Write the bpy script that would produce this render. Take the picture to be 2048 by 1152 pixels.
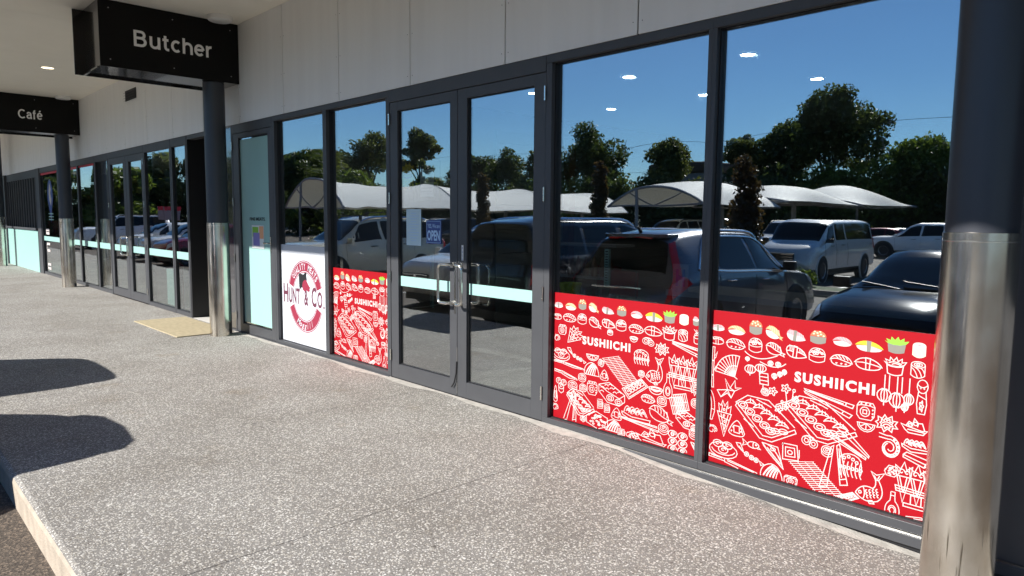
import bpy, bmesh, math, random
import numpy as np
from mathutils import Vector, Matrix
random.seed(7); RNG = np.random.default_rng(11)
PI = math.pi; rad = math.radians
for o in list(bpy.data.objects): bpy.data.objects.remove(o)
SC = bpy.context.scene; COL = SC.collection

# ------------------------------------------------------------------ camera
CAM = Vector((0.0, -3.631, 1.486))
yaw, pit, rol = rad(46.436), rad(5.652), rad(0.5206)
fw = Vector((-math.sin(yaw) * math.cos(pit), math.cos(yaw) * math.cos(pit), -math.sin(pit)))
rt = Vector((math.cos(yaw), math.sin(yaw), 0)); up = rt.cross(fw)
r2 = rt * math.cos(rol) + up * math.sin(rol); u2 = -rt * math.sin(rol) + up * math.cos(rol)
cd = bpy.data.cameras.new('camera'); cam = bpy.data.objects.new('camera', cd); COL.objects.link(cam)
cd.sensor_width = 36; cd.lens = 1406.1 / 2048 * 36; cd.clip_start = 0.05; cd.clip_end = 2000
cam.matrix_world = Matrix(((r2.x, u2.x, -fw.x, CAM.x), (r2.y, u2.y, -fw.y, CAM.y), (r2.z, u2.z, -fw.z, CAM.z), (0, 0, 0, 1)))
SC.camera = cam
# ------------------------------------------------------------------ light
SUN_DX = 0.30; SUN_TAN = .68; SUN_EL = math.atan(SUN_TAN / math.sqrt(1 + SUN_DX ** 2))          # rays travel +Y (into the facade), a touch towards +X
W = bpy.data.worlds.new('World'); SC.world = W; W.use_nodes = True
wn = W.node_tree.nodes; wl = W.node_tree.links
sky = wn.new('ShaderNodeTexSky'); sky.sky_type = 'NISHITA'; sky.sun_disc = False
sky.sun_elevation = SUN_EL; sky.sun_rotation = PI + math.atan(SUN_DX)
sky.air_density = 1.0; sky.dust_density = 0.0; sky.ozone_density = 4.0; sky.altitude = 100
bg = wn['Background']; bg.inputs['Strength'].default_value = 0.07
tn = wn.new('ShaderNodeMixRGB'); tn.blend_type = 'MULTIPLY'; tn.inputs[0].default_value = 1; tn.inputs[2].default_value = (.69, .93, 1.12, 1)
wl.new(sky.outputs[0], tn.inputs[1]); wl.new(tn.outputs[0], bg.inputs['Color'])
sl = bpy.data.lights.new('sun', 'SUN'); sl.energy = 5.0; sl.angle = rad(0.5); sl.color = (1, 0.965, 0.91)
so = bpy.data.objects.new('sun', sl); COL.objects.link(so)
dv = Vector((SUN_DX, 1.0, -SUN_TAN)).normalized()
so.rotation_euler = dv.to_track_quat('-Z', 'Y').to_euler(); so.location = (0, -10, 20)
SC.view_settings.view_transform = 'Standard'; SC.view_settings.look = 'None'
SC.view_settings.exposure = 0.72; SC.view_settings.gamma = 1; SC.view_settings.use_curve_mapping = False
SC.render.engine = 'CYCLES'
SC.cycles.max_bounces = 12; SC.cycles.transparent_max_bounces = 24; SC.cycles.glossy_bounces = 6; SC.cycles.diffuse_bounces = 5
SC.cycles.caustics_reflective = False; SC.cycles.caustics_refractive = False

# ------------------------------------------------------------------ materials
def mat(name, col=(.5, .5, .5), rough=.6, metal=0., spec=.5, coat=0., emit=None, es=1., noise=0., nscale=8., bump=0., bscale=40., ncol=None):
    m = bpy.data.materials.new(name); m.use_nodes = True
    nt = m.node_tree; b = nt.nodes['Principled BSDF']
    b.inputs['Base Color'].default_value = (*col, 1); b.inputs['Roughness'].default_value = rough
    b.inputs['Metallic'].default_value = metal; b.inputs['Specular IOR Level'].default_value = spec
    b.inputs['Coat Weight'].default_value = coat; b.inputs['Coat Roughness'].default_value = .03
    if emit: b.inputs['Emission Color'].default_value = (*emit, 1); b.inputs['Emission Strength'].default_value = es
    if noise or bump:
        tc = nt.nodes.new('ShaderNodeTexCoord')
    if noise:
        n = nt.nodes.new('ShaderNodeTexNoise'); n.inputs['Scale'].default_value = nscale; n.inputs['Detail'].default_value = 5
        nt.links.new(tc.outputs['Object'], n.inputs['Vector'])
        r = nt.nodes.new('ShaderNodeValToRGB'); r.color_ramp.elements[0].position = .3; r.color_ramp.elements[1].position = .7
        c2 = ncol or tuple(c * (1 - noise) for c in col)
        r.color_ramp.elements[0].color = (*c2, 1); r.color_ramp.elements[1].color = (*col, 1)
        nt.links.new(n.outputs['Fac'], r.inputs['Fac']); nt.links.new(r.outputs['Color'], b.inputs['Base Color'])
    if bump:
        n = nt.nodes.new('ShaderNodeTexNoise'); n.inputs['Scale'].default_value = bscale
        nt.links.new(tc.outputs['Object'], n.inputs['Vector'])
        bp = nt.nodes.new('ShaderNodeBump'); bp.inputs['Strength'].default_value = bump; bp.inputs['Distance'].default_value = .01
        nt.links.new(n.outputs['Fac'], bp.inputs['Height']); nt.links.new(bp.outputs['Normal'], b.inputs['Normal'])
    return m

def glass_mat(name, r0, tint, gl=(1, 1, 1)):
    m = bpy.data.materials.new(name); m.use_nodes = True; nt = m.node_tree
    for n in list(nt.nodes): nt.nodes.remove(n)
    out = nt.nodes.new('ShaderNodeOutputMaterial'); mx = nt.nodes.new('ShaderNodeMixShader')
    tr = nt.nodes.new('ShaderNodeBsdfTransparent'); tr.inputs[0].default_value = (*tint, 1)
    g = nt.nodes.new('ShaderNodeBsdfGlossy'); g.inputs['Roughness'].default_value = 0; g.inputs['Color'].default_value = (*gl, 1)
    geo = nt.nodes.new('ShaderNodeNewGeometry'); nz = nt.nodes.new('ShaderNodeTexNoise'); nz.inputs['Scale'].default_value = 1.7; nz.inputs['Detail'].default_value = 1
    nt.links.new(geo.outputs['Position'], nz.inputs['Vector']); bp = nt.nodes.new('ShaderNodeBump'); bp.inputs['Strength'].default_value = 1; bp.inputs['Distance'].default_value = .0016
    nt.links.new(nz.outputs['Fac'], bp.inputs['Height']); nt.links.new(bp.outputs['Normal'], g.inputs['Normal'])
    lw = nt.nodes.new('ShaderNodeLayerWeight'); lw.inputs['Blend'].default_value = .5
    pw = nt.nodes.new('ShaderNodeMath'); pw.operation = 'POWER'; pw.inputs[1].default_value = 5
    ml = nt.nodes.new('ShaderNodeMath'); ml.operation = 'MULTIPLY_ADD'; ml.inputs[1].default_value = 1 - r0; ml.inputs[2].default_value = r0
    nt.links.new(lw.outputs['Facing'], pw.inputs[0]); nt.links.new(pw.outputs[0], ml.inputs[0])
    nt.links.new(ml.outputs[0], mx.inputs[0]); nt.links.new(tr.outputs[0], mx.inputs[1]); nt.links.new(g.outputs[0], mx.inputs[2])
    nt.links.new(mx.outputs[0], out.inputs[0])
    return m

def pavement_mat():
    m = bpy.data.materials.new('exposed_aggregate'); m.use_nodes = True; nt = m.node_tree; N = nt.nodes; L = nt.links
    b = N['Principled BSDF']; b.inputs['Roughness'].default_value = .75; b.inputs['Specular IOR Level'].default_value = .35
    geo = N.new('ShaderNodeNewGeometry')
    # slight warp keeps pebbles irregular
    nz = N.new('ShaderNodeTexNoise'); nz.inputs['Scale'].default_value = 90; nz.inputs['Detail'].default_value = 2
    L.new(geo.outputs['Position'], nz.inputs['Vector'])
    vm = N.new('ShaderNodeVectorMath'); vm.operation = 'MULTIPLY_ADD'; vm.inputs[1].default_value = (.006, .006, .006)
    L.new(nz.outputs['Color'], vm.inputs[0]); L.new(geo.outputs['Position'], vm.inputs[2])
    v = N.new('ShaderNodeTexVoronoi'); v.inputs['Scale'].default_value = 104; v.feature = 'F1'; L.new(vm.outputs[0], v.inputs['Vector'])
    sx = N.new('ShaderNodeSeparateColor'); L.new(v.outputs['Color'], sx.inputs[0])
    # pebble size differs stone to stone
    th = N.new('ShaderNodeMapRange'); th.inputs['From Min'].default_value = 0; th.inputs['From Max'].default_value = 1
    th.inputs['To Min'].default_value = .2; th.inputs['To Max'].default_value = .68; L.new(sx.outputs[1], th.inputs['Value'])
    lt = N.new('ShaderNodeMath'); lt.operation = 'SUBTRACT'; L.new(th.outputs[0], lt.inputs[0]); L.new(v.outputs['Distance'], lt.inputs[1])
    sm = N.new('ShaderNodeMapRange'); sm.interpolation_type = 'SMOOTHSTEP'; sm.inputs['From Min'].default_value = -.02; sm.inputs['From Max'].default_value = .1; L.new(lt.outputs[0], sm.inputs['Value'])
    pr = N.new('ShaderNodeValToRGB'); pr.color_ramp.interpolation = 'CONSTANT'
    els = [(0, (.60, .575, .525)), (.3, (.46, .43, .375)), (.45, (.74, .72, .675)), (.68, (.30, .275, .24)), (.80, (.56, .53, .47)), (.92, (.16, .145, .13))]
    pr.color_ramp.elements[0].color = (*els[0][1], 1); pr.color_ramp.elements[1].position = els[1][0]; pr.color_ramp.elements[1].color = (*els[1][1], 1)
    for p, c in els[2:]:
        e = pr.color_ramp.elements.new(p); e.color = (*c, 1)
    L.new(sx.outputs[0], pr.inputs['Fac'])
    # matrix
    n2 = N.new('ShaderNodeTexNoise'); n2.inputs['Scale'].default_value = 240; n2.inputs['Detail'].default_value = 4; L.new(geo.outputs['Position'], n2.inputs['Vector'])
    mr = N.new('ShaderNodeValToRGB'); mr.color_ramp.elements[0].position = .35; mr.color_ramp.elements[1].position = .7
    mr.color_ramp.elements[0].color = (.19, .18, .168, 1); mr.color_ramp.elements[1].color = (.35, .332, .308, 1); L.new(n2.outputs['Fac'], mr.inputs['Fac'])
    mx = N.new('ShaderNodeMixRGB'); L.new(sm.outputs[0], mx.inputs[0]); L.new(mr.outputs[0], mx.inputs[1]); L.new(pr.outputs[0], mx.inputs[2])
    # stains: large blotches and rusty patches
    n3 = N.new('ShaderNodeTexNoise'); n3.inputs['Scale'].default_value = 1.1; n3.inputs['Detail'].default_value = 8; n3.inputs['Roughness'].default_value = .62; L.new(geo.outputs['Position'], n3.inputs['Vector'])
    r3 = N.new('ShaderNodeValToRGB'); r3.color_ramp.elements[0].position = .33; r3.color_ramp.elements[1].position = .6
    r3.color_ramp.elements[0].color = (.80, .785, .765, 1); r3.color_ramp.elements[1].color = (1, 1, 1, 1); L.new(n3.outputs['Fac'], r3.inputs['Fac'])
    m3 = N.new('ShaderNodeMixRGB'); m3.blend_type = 'MULTIPLY'; m3.inputs[0].default_value = 1; L.new(mx.outputs[0], m3.inputs[1]); L.new(r3.outputs[0], m3.inputs[2])
    n4 = N.new('ShaderNodeTexNoise'); n4.inputs['Scale'].default_value = 2.3; n4.inputs['Detail'].default_value = 6; n4.inputs['Roughness'].default_value = .6
    mp = N.new('ShaderNodeMapping'); mp.inputs['Location'].default_value = (13, 4, 0); L.new(geo.outputs['Position'], mp.inputs[0]); L.new(mp.outputs[0], n4.inputs['Vector'])
    r4 = N.new('ShaderNodeValToRGB'); r4.color_ramp.elements[0].position = .6; r4.color_ramp.elements[1].position = .74
    r4.color_ramp.elements[0].color = (0, 0, 0, 1); r4.color_ramp.elements[1].color = (.6, .6, .6, 1); L.new(n4.outputs['Fac'], r4.inputs['Fac'])
    m4 = N.new('ShaderNodeMixRGB'); m4.blend_type = 'MULTIPLY'; m4.inputs[2].default_value = (.82, .74, .62, 1)
    L.new(r4.outputs[0], m4.inputs[0]); L.new(m3.outputs[0], m4.inputs[1])
    vg = N.new('ShaderNodeTexVoronoi'); vg.inputs['Scale'].default_value = 2.6; L.new(geo.outputs['Position'], vg.inputs['Vector'])
    lg = N.new('ShaderNodeMath'); lg.operation = 'LESS_THAN'; lg.inputs[1].default_value = .035; L.new(vg.outputs['Distance'], lg.inputs[0])
    mg = N.new('ShaderNodeMixRGB'); mg.blend_type = 'MULTIPLY'; mg.inputs[2].default_value = (.45, .43, .42, 1); L.new(lg.outputs[0], mg.inputs[0]); L.new(m4.outputs[0], mg.inputs[1]); L.new(mg.outputs[0], b.inputs['Base Color'])
    bp = N.new('ShaderNodeBump'); bp.inputs['Strength'].default_value = .55; bp.inputs['Distance'].default_value = .003
    L.new(sm.outputs[0], bp.inputs['Height']); L.new(bp.outputs['Normal'], b.inputs['Normal'])
    return m

def asphalt_mat():
    m = bpy.data.materials.new('asphalt'); m.use_nodes = True; nt = m.node_tree; N = nt.nodes; L = nt.links
    b = N['Principled BSDF']; b.inputs['Roughness'].default_value = .85
    geo = N.new('ShaderNodeNewGeometry')
    v = N.new('ShaderNodeTexVoronoi'); v.inputs['Scale'].default_value = 110; L.new(geo.outputs['Position'], v.inputs['Vector'])
    sx = N.new('ShaderNodeSeparateColor'); L.new(v.outputs['Color'], sx.inputs[0])
    r = N.new('ShaderNodeValToRGB'); r.color_ramp.elements[0].color = (.04, .032, .026, 1); r.color_ramp.elements[1].color = (.19, .15, .115, 1); r.color_ramp.elements[1].position = .97
    e = r.color_ramp.elements.new(.7); e.color = (.095, .078, .062, 1); L.new(sx.outputs[0], r.inputs['Fac'])
    n = N.new('ShaderNodeTexNoise'); n.inputs['Scale'].default_value = .6; n.inputs['Detail'].default_value = 6; L.new(geo.outputs['Position'], n.inputs['Vector'])
    r2_ = N.new('ShaderNodeValToRGB'); r2_.color_ramp.elements[0].color = (.7, .7, .7, 1); r2_.color_ramp.elements[1].color = (1.25, 1.2, 1.15, 1); L.new(n.outputs['Fac'], r2_.inputs['Fac'])
    mx = N.new('ShaderNodeMixRGB'); mx.blend_type = 'MULTIPLY'; mx.inputs[0].default_value = 1; L.new(r.outputs[0], mx.inputs[1]); L.new(r2_.outputs[0], mx.inputs[2])
    L.new(mx.outputs[0], b.inputs['Base Color'])
    bp = N.new('ShaderNodeBump'); bp.inputs['Strength'].default_value = .6; bp.inputs['Distance'].default_value = .004
    L.new(v.outputs['Distance'], bp.inputs['Height']); L.new(bp.outputs['Normal'], b.inputs['Normal'])
    return m

def steel_mat():
    m = bpy.data.materials.new('worn_stainless'); m.use_nodes = True; nt = m.node_tree; N = nt.nodes; L = nt.links
    b = N['Principled BSDF']; b.inputs['Metallic'].default_value = 1
    tc = N.new('ShaderNodeTexCoord')
    mp = N.new('ShaderNodeMapping'); mp.inputs['Scale'].default_value = (6, 6, 3); L.new(tc.outputs['Object'], mp.inputs[0])
    n = N.new('ShaderNodeTexNoise'); n.inputs['Scale'].default_value = 1.6; n.inputs['Detail'].default_value = 6; L.new(mp.outputs[0], n.inputs['Vector'])
    r = N.new('ShaderNodeValToRGB'); r.color_ramp.elements[0].position = .3; r.color_ramp.elements[1].position = .7
    r.color_ramp.elements[0].color = (.58, .52, .44, 1); r.color_ramp.elements[1].color = (.80, .75, .67, 1); L.new(n.outputs['Fac'], r.inputs['Fac'])
    # dribbled stains near the foot
    sp = N.new('ShaderNodeSeparateXYZ'); L.new(tc.outputs['Object'], sp.inputs[0])
    mp3 = N.new('ShaderNodeMapping'); mp3.inputs['Scale'].default_value = (26, 26, 1.3); L.new(tc.outputs['Object'], mp3.inputs[0])
    n3 = N.new('ShaderNodeTexNoise'); n3.inputs['Scale'].default_value = 1.5; n3.inputs['Detail'].default_value = 3; L.new(mp3.outputs[0], n3.inputs['Vector'])
    r3 = N.new('ShaderNodeValToRGB'); r3.color_ramp.elements[0].position = .56; r3.color_ramp.elements[1].position = .6; L.new(n3.outputs['Fac'], r3.inputs['Fac'])
    zr = N.new('ShaderNodeMapRange'); zr.inputs['From Min'].default_value = .42; zr.inputs['From Max'].default_value = .34; L.new(sp.outputs['Z'], zr.inputs['Value'])
    mm = N.new('ShaderNodeMath'); mm.operation = 'MULTIPLY'; L.new(r3.outputs[0], mm.inputs[0]); L.new(zr.outputs[0], mm.inputs[1])
    mx = N.new('ShaderNodeMixRGB'); mx.inputs[2].default_value = (.24, .21, .17, 1); L.new(mm.outputs[0], mx.inputs[0]); L.new(r.outputs[0], mx.inputs[1])
    L.new(mx.outputs[0], b.inputs['Base Color'])
    mp2 = N.new('ShaderNodeMapping'); mp2.inputs['Scale'].default_value = (3, 3, 140); L.new(tc.outputs['Object'], mp2.inputs[0])
    n2 = N.new('ShaderNodeTexNoise'); n2.inputs['Scale'].default_value = 4; L.new(mp2.outputs[0], n2.inputs['Vector'])
    mr = N.new('ShaderNodeMapRange'); mr.inputs['To Min'].default_value = .12; mr.inputs['To Max'].default_value = .3; L.new(n.outputs['Fac'], mr.inputs['Value']); L.new(mr.outputs[0], b.inputs['Roughness'])
    bp = N.new('ShaderNodeBump'); bp.inputs['Strength'].default_value = .05; bp.inputs['Distance'].default_value = .001; L.new(n2.outputs['Fac'], bp.inputs['Height'])
    n5 = N.new('ShaderNodeTexNoise'); n5.inputs['Scale'].default_value = 2.2; L.new(tc.outputs['Object'], n5.inputs['Vector'])
    bp2 = N.new('ShaderNodeBump'); bp2.inputs['Strength'].default_value = .12; bp2.inputs['Distance'].default_value = .02; L.new(n5.outputs['Fac'], bp2.inputs['Height'])
    L.new(bp.outputs['Normal'], bp2.inputs['Normal']); L.new(bp2.outputs['Normal'], b.inputs['Normal'])
    return m

def leaf_mat(name, c1, c2, rough=.5):
    m = bpy.data.materials.new(name); m.use_nodes = True; nt = m.node_tree; N = nt.nodes; L = nt.links
    b = N['Principled BSDF']; b.inputs['Roughness'].default_value = rough
    geo = N.new('ShaderNodeNewGeometry')
    n = N.new('ShaderNodeTexNoise'); n.inputs['Scale'].default_value = .7; n.inputs['Detail'].default_value = 3; L.new(geo.outputs['Position'], n.inputs['Vector'])
    a = N.new('ShaderNodeMath'); a.operation = 'MULTIPLY_ADD'; a.inputs[1].default_value = .45; L.new(geo.outputs['Random Per Island'], a.inputs[0]); 
    s = N.new('ShaderNodeMath'); s.operation = 'MULTIPLY'; s.inputs[1].default_value = .7; L.new(n.outputs['Fac'], s.inputs[0]); L.new(s.outputs[0], a.inputs[2])
    r = N.new('ShaderNodeValToRGB'); r.color_ramp.elements[0].position = .2; r.color_ramp.elements[1].position = .85
    r.color_ramp.elements[0].color = (*c1, 1); r.color_ramp.elements[1].color = (*c2, 1); L.new(a.outputs[0], r.inputs['Fac']); L.new(r.outputs[0], b.inputs['Base Color'])
    tl = N.new('ShaderNodeBsdfTranslucent'); mxs = N.new('ShaderNodeMixShader'); mxs.inputs[0].default_value = .42
    g2 = N.new('ShaderNodeMixRGB'); g2.blend_type = 'MULTIPLY'; g2.inputs[0].default_value = 1; g2.inputs[2].default_value = (1.5, 1.5, .8, 1); L.new(r.outputs[0], g2.inputs[1]); L.new(g2.outputs[0], tl.inputs[0])
    L.new(b.outputs[0], mxs.inputs[1]); L.new(tl.outputs[0], mxs.inputs[2]); L.new(mxs.outputs[0], N['Material Output'].inputs[0])
    return m
def thin_mat(name, col, k):
    m = mat(name, col, .7); nt = m.node_tree; N = nt.nodes; L = nt.links
    tl = N.new('ShaderNodeBsdfTranslucent'); tl.inputs[0].default_value = (*col, 1); mx = N.new('ShaderNodeMixShader'); mx.inputs[0].default_value = k
    L.new(N['Principled BSDF'].outputs[0], mx.inputs[1]); L.new(tl.outputs[0], mx.inputs[2]); L.new(mx.outputs[0], N['Material Output'].inputs[0]); return m
def streak_mat(name, col):
    m = mat(name, col, .55); nt = m.node_tree; N = nt.nodes; L = nt.links; b = N['Principled BSDF']
    geo = N.new('ShaderNodeNewGeometry'); mp = N.new('ShaderNodeMapping'); mp.inputs['Scale'].default_value = (5, 1, .35); L.new(geo.outputs['Position'], mp.inputs[0])
    n = N.new('ShaderNodeTexNoise'); n.inputs['Scale'].default_value = 1.5; n.inputs['Detail'].default_value = 5; L.new(mp.outputs[0], n.inputs['Vector'])
    r = N.new('ShaderNodeValToRGB'); r.color_ramp.elements[0].position = .35; r.color_ramp.elements[1].position = .62
    r.color_ramp.elements[0].color = (*[x * .955 for x in col], 1); r.color_ramp.elements[1].color = (*col, 1); L.new(n.outputs['Fac'], r.inputs['Fac']); L.new(r.outputs[0], b.inputs['Base Color']); return m

G = -.33        # level of the car park, lower than the footpath
M = {}
M['pave'] = pavement_mat(); M['asphalt'] = asphalt_mat(); M['steel'] = steel_mat()
M['mortar'] = mat('mortar', (.55, .52, .47), .9, noise=.3, nscale=14, bump=.4, bscale=90)
M['kerb'] = mat('kerb_concrete', (.52, .44, .35), .85, noise=.3, nscale=9, bump=.4, bscale=120)
M['frame'] = mat('dark_grey_powdercoat', (.062, .064, .070), .42, noise=.12, nscale=5, bump=.03, bscale=500)
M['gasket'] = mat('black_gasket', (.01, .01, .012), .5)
M['pole'] = mat('dark_blue_grey_paint', (.042, .045, .055), .38)
M['clad'] = streak_mat('grey_white_cladding', (.93, .93, .92))
M['joint'] = mat('dark_joint_backing', (.03, .03, .033), .8)
M['soffit'] = mat('cream_soffit', (.94, .90, .80), .6, noise=.04, nscale=2)
M['signblack'] = mat('gloss_black_sign', (.008, .008, .008), .12, coat=.4)
M['signface'] = mat('satin_black_sign_face', (.006, .006, .006), .4, spec=.15)
M['lettergrey'] = mat('silver_grey_letters', (.88, .88, .86), .5)
M['white'] = mat('white_plastic', (.8, .8, .78), .4)
M['red'] = mat('red_vinyl', (.34, .004, .010), .5, spec=.2)
M['vwhite'] = mat('white_vinyl_print', (.60, .545, .52), .5, spec=.2)
M['butcherwhite'] = mat('white_vinyl_panel', (.60, .62, .66), .35)
M['maroon'] = mat('maroon_print', (.28, .02, .05), .5)
M['black'] = mat('black_print', (.012, .012, .014), .5)
M['mint'] = mat('frosted_mint_vinyl', (.33, .55, .505), .35)
M['glass'] = glass_mat('window_glass', .29, (.93, .96, .95), (.93, .97, 1))
M['chrome'] = mat('brushed_handle', (.75, .73, .68), .22, metal=1)
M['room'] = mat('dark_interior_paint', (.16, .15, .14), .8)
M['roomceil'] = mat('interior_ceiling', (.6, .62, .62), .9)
M['tile'] = mat('interior_grey_tile', (.22, .21, .2), .35, noise=.3, nscale=4)
M['brown'] = mat('brown_timber', (.12, .055, .03), .5, noise=.3, nscale=12)
M['boards'] = mat('grey_green_board', (.12, .13, .12), .6)
M['emitwarm'] = mat('lit_downlight', (1, 1, 1), emit=(1, .86, .55), es=2.6)
M['emitcool'] = mat('lit_interior_downlight', (1, 1, 1), emit=(.92, 1, 1), es=22)
M['yellowmat'] = mat('tan_door_mat', (.50, .42, .27), .9, noise=.25, nscale=20)
M['lime'] = mat('lime_plastic', (.45, .62, .02), .4)
M['paper'] = mat('pale_blue_paper', (.55, .72, .80), .8)
M['paperw'] = mat('white_paper', (.75, .76, .74), .8)
M['blue'] = mat('blue_sign_print', (.03, .07, .28), .4)
M['paleblue'] = mat('pale_blue_print', (.45, .66, .9), .5)
M['redprint'] = mat('red_print', (.6, .03, .05), .5)
M['darkred'] = mat('dark_red_paint', (.18, .01, .015), .5)
M['yellow'] = mat('yellow_print', (.8, .55, .03), .5)
M['green'] = mat('green_print', (.25, .55, .05), .5)
M['nori'] = mat('nori_grey_print', (.22, .21, .18), .5)
M['salmon'] = mat('salmon_print', (.82, .40, .20), .5)
M['orange'] = mat('orange_roe_print', (.78, .16, .08), .5)
M['pink'] = mat('tuna_pink_print', (.80, .30, .32), .5)
M['cream'] = mat('cream_print', (.85, .68, .42), .5)
M['purple'] = mat('purple_print', (.25, .22, .55), .5)
M['sail'] = thin_mat('white_shade_cloth', (.93, .92, .86), .22)
M['galv'] = mat('grey_steel', (.3, .3, .31), .5)
M['tyre'] = mat('tyre_rubber', (.015, .015, .016), .8)
M['rim'] = mat('alloy_rim', (.5, .5, .52), .3, metal=.9)
M['carglass'] = mat('car_glass', (.004, .005, .006), .04, spec=.35)
M['trim'] = mat('black_trim', (.015, .015, .016), .5)
M['chromet'] = mat('chrome_trim', (.8, .8, .82), .12, metal=1)
M['lampred'] = mat('red_lamp', (.55, .006, .01), .15, coat=1)
M['lampclear'] = mat('clear_lamp', (.6, .62, .65), .1, coat=1)
M['grass'] = mat('short_grass', (.07, .11, .025), .9, noise=.5, nscale=3)
M['leafdark'] = leaf_mat('dark_leaf', (.02, .035, .012), (.09, .12, .04))
M['leafolive'] = leaf_mat('olive_leaf', (.035, .05, .018), (.14, .16, .06))
M['leafgreen'] = leaf_mat('green_leaf', (.035, .06, .015), (.15, .21, .045))
M['leafred'] = leaf_mat('bronze_leaf', (.018, .02, .009), (.085, .05, .028), .25)
M['bark'] = mat('bark', (.10, .08, .065), .9, noise=.4, nscale=3)
M['roofpale'] = mat('pale_metal_roof', (.6, .58, .52), .5)
M['brick'] = mat('brown_brick', (.14, .10, .08), .9, noise=.4, nscale=1.2)
M['timberpole'] = mat('weathered_timber', (.1, .085, .07), .9)
M['cement'] = mat('pale_patch', (.6, .58, .54), .9)

# ------------------------------------------------------------------ mesh helpers
class MB:
    def __init__(s): s.v = []; s.f = []; s.m = []
    def add(s, vs, fs, mi=0):
        o = len(s.v); s.v += [tuple(v) for v in vs]; s.f += [tuple(i + o for i in f) for f in fs]; s.m += [mi] * len(fs); return s
    def box(s, x0, x1, y0, y1, z0, z1, mi=0):
        x0, x1 = sorted((x0, x1)); y0, y1 = sorted((y0, y1)); z0, z1 = sorted((z0, z1))
        v = [(x0, y0, z0), (x1, y0, z0), (x1, y1, z0), (x0, y1, z0), (x0, y0, z1), (x1, y0, z1), (x1, y1, z1), (x0, y1, z1)]
        return s.add(v, [(0, 3, 2, 1), (4, 5, 6, 7), (0, 1, 5, 4), (1, 2, 6, 5), (2, 3, 7, 6), (3, 0, 4, 7)], mi)
    def cyl(s, p0, p1, r0, r1=None, n=20, caps=True, mi=0):
        r1 = r0 if r1 is None else r1
        p0 = Vector(p0); p1 = Vector(p1); d = (p1 - p0).normalized()
        a = d.orthogonal().normalized(); b = d.cross(a)
        vs = []
        for p, r in ((p0, r0), (p1, r1)):
            for i in range(n):
                t = 2 * PI * i / n; vs.append(p + a * math.cos(t) * r + b * math.sin(t) * r)
        fs = [(i, (i + 1) % n, n + (i + 1) % n, n + i) for i in range(n)]
        if caps: fs += [tuple(range(n))[::-1], tuple(range(n, 2 * n))]
        return s.add(vs, fs, mi)
    def tube(s, pts, r, n=10, mi=0):
        pts = [Vector(p) for p in pts]; vs = []; prev = None
        rr = r if isinstance(r, (list, tuple)) else [r] * len(pts)
        for i, p in enumerate(pts):
            d = (pts[min(i + 1, len(pts) - 1)] - pts[max(i - 1, 0)]).normalized()
            a = (prev - d * prev.dot(d)).normalized() if prev is not None else d.orthogonal().normalized()
            prev = a; b = d.cross(a)
            for k in range(n):
                t = 2 * PI * k / n; vs.append(p + (a * math.cos(t) + b * math.sin(t)) * rr[i])
        fs = []
        for i in range(len(pts) - 1):
            for k in range(n):
                fs.append((i * n + k, i * n + (k + 1) % n, (i + 1) * n + (k + 1) % n, (i + 1) * n + k))
        fs += [tuple(range(n))[::-1], tuple(range((len(pts) - 1) * n, len(pts) * n))]
        return s.add(vs, fs, mi)
    def lathe(s, prof, n=24, axis='z', c=(0, 0, 0), mi=0):
        vs = []
        for r, h in prof:
            for i in range(n):
                t = 2 * PI * i / n; a, b = r * math.cos(t), r * math.sin(t)
                vs.append({'z': (c[0] + a, c[1] + b, c[2] + h), 'y': (c[0] + a, c[1] + h, c[2] + b), 'x': (c[0] + h, c[1] + a, c[2] + b)}[axis])
        fs = [(j * n + i, j * n + (i + 1) % n, (j + 1) * n + (i + 1) % n, (j + 1) * n + i) for j in range(len(prof) - 1) for i in range(n)]
        return s.add(vs, fs, mi)
    def build(s, name, ms, parent=None, smooth=False, bevel=0.):
        me = bpy.data.meshes.new(name); me.from_pydata(s.v, [], s.f)
        ms = ms if isinstance(ms, (list, tuple)) else [ms]
        for m in ms: me.materials.append(M[m] if isinstance(m, str) else m)
        if len(ms) > 1: me.polygons.foreach_set('material_index', s.m)
        bm = bmesh.new(); bm.from_mesh(me); bmesh.ops.recalc_face_normals(bm, faces=bm.faces); bm.to_mesh(me); bm.free()
        if smooth:
            me.polygons.foreach_set('use_smooth', [True] * len(me.polygons))
            try: me.set_sharp_from_angle(angle=rad(40))
            except Exception: pass
        o = bpy.data.objects.new(name, me); COL.objects.link(o)
        if parent: o.parent = parent
        if bevel:
            b = o.modifiers.new('bevel', 'BEVEL'); b.width = bevel; b.segments = 2; b.limit_method = 'ANGLE'
        return o
def thing(name, label, cat, loc=(0, 0, 0), rz=0, group=None):
    o = bpy.data.objects.new(name, None); COL.objects.link(o); o.empty_display_size = .2
    o.location = loc; o.rotation_euler = (0, 0, rz); return tag(o, label, cat, group)
def tag(o, label=None, cat=None, group=None, kind=None):
    if label: o['label'] = label
    if cat: o['category'] = cat
    if group: o['group'] = group
    if kind: o['kind'] = kind
    return o
def child_copy(src, parent, **kw):
    c = src.copy(); COL.objects.link(c); c.parent = parent
    for k, v in kw.items(): setattr(c, k, v)
    return c
def copy_tree(o, parent=None):
    c = o.copy(); COL.objects.link(c); c.parent = parent
    for ch in list(o.children): copy_tree(ch, c)
    return c
_tc = {}
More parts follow.
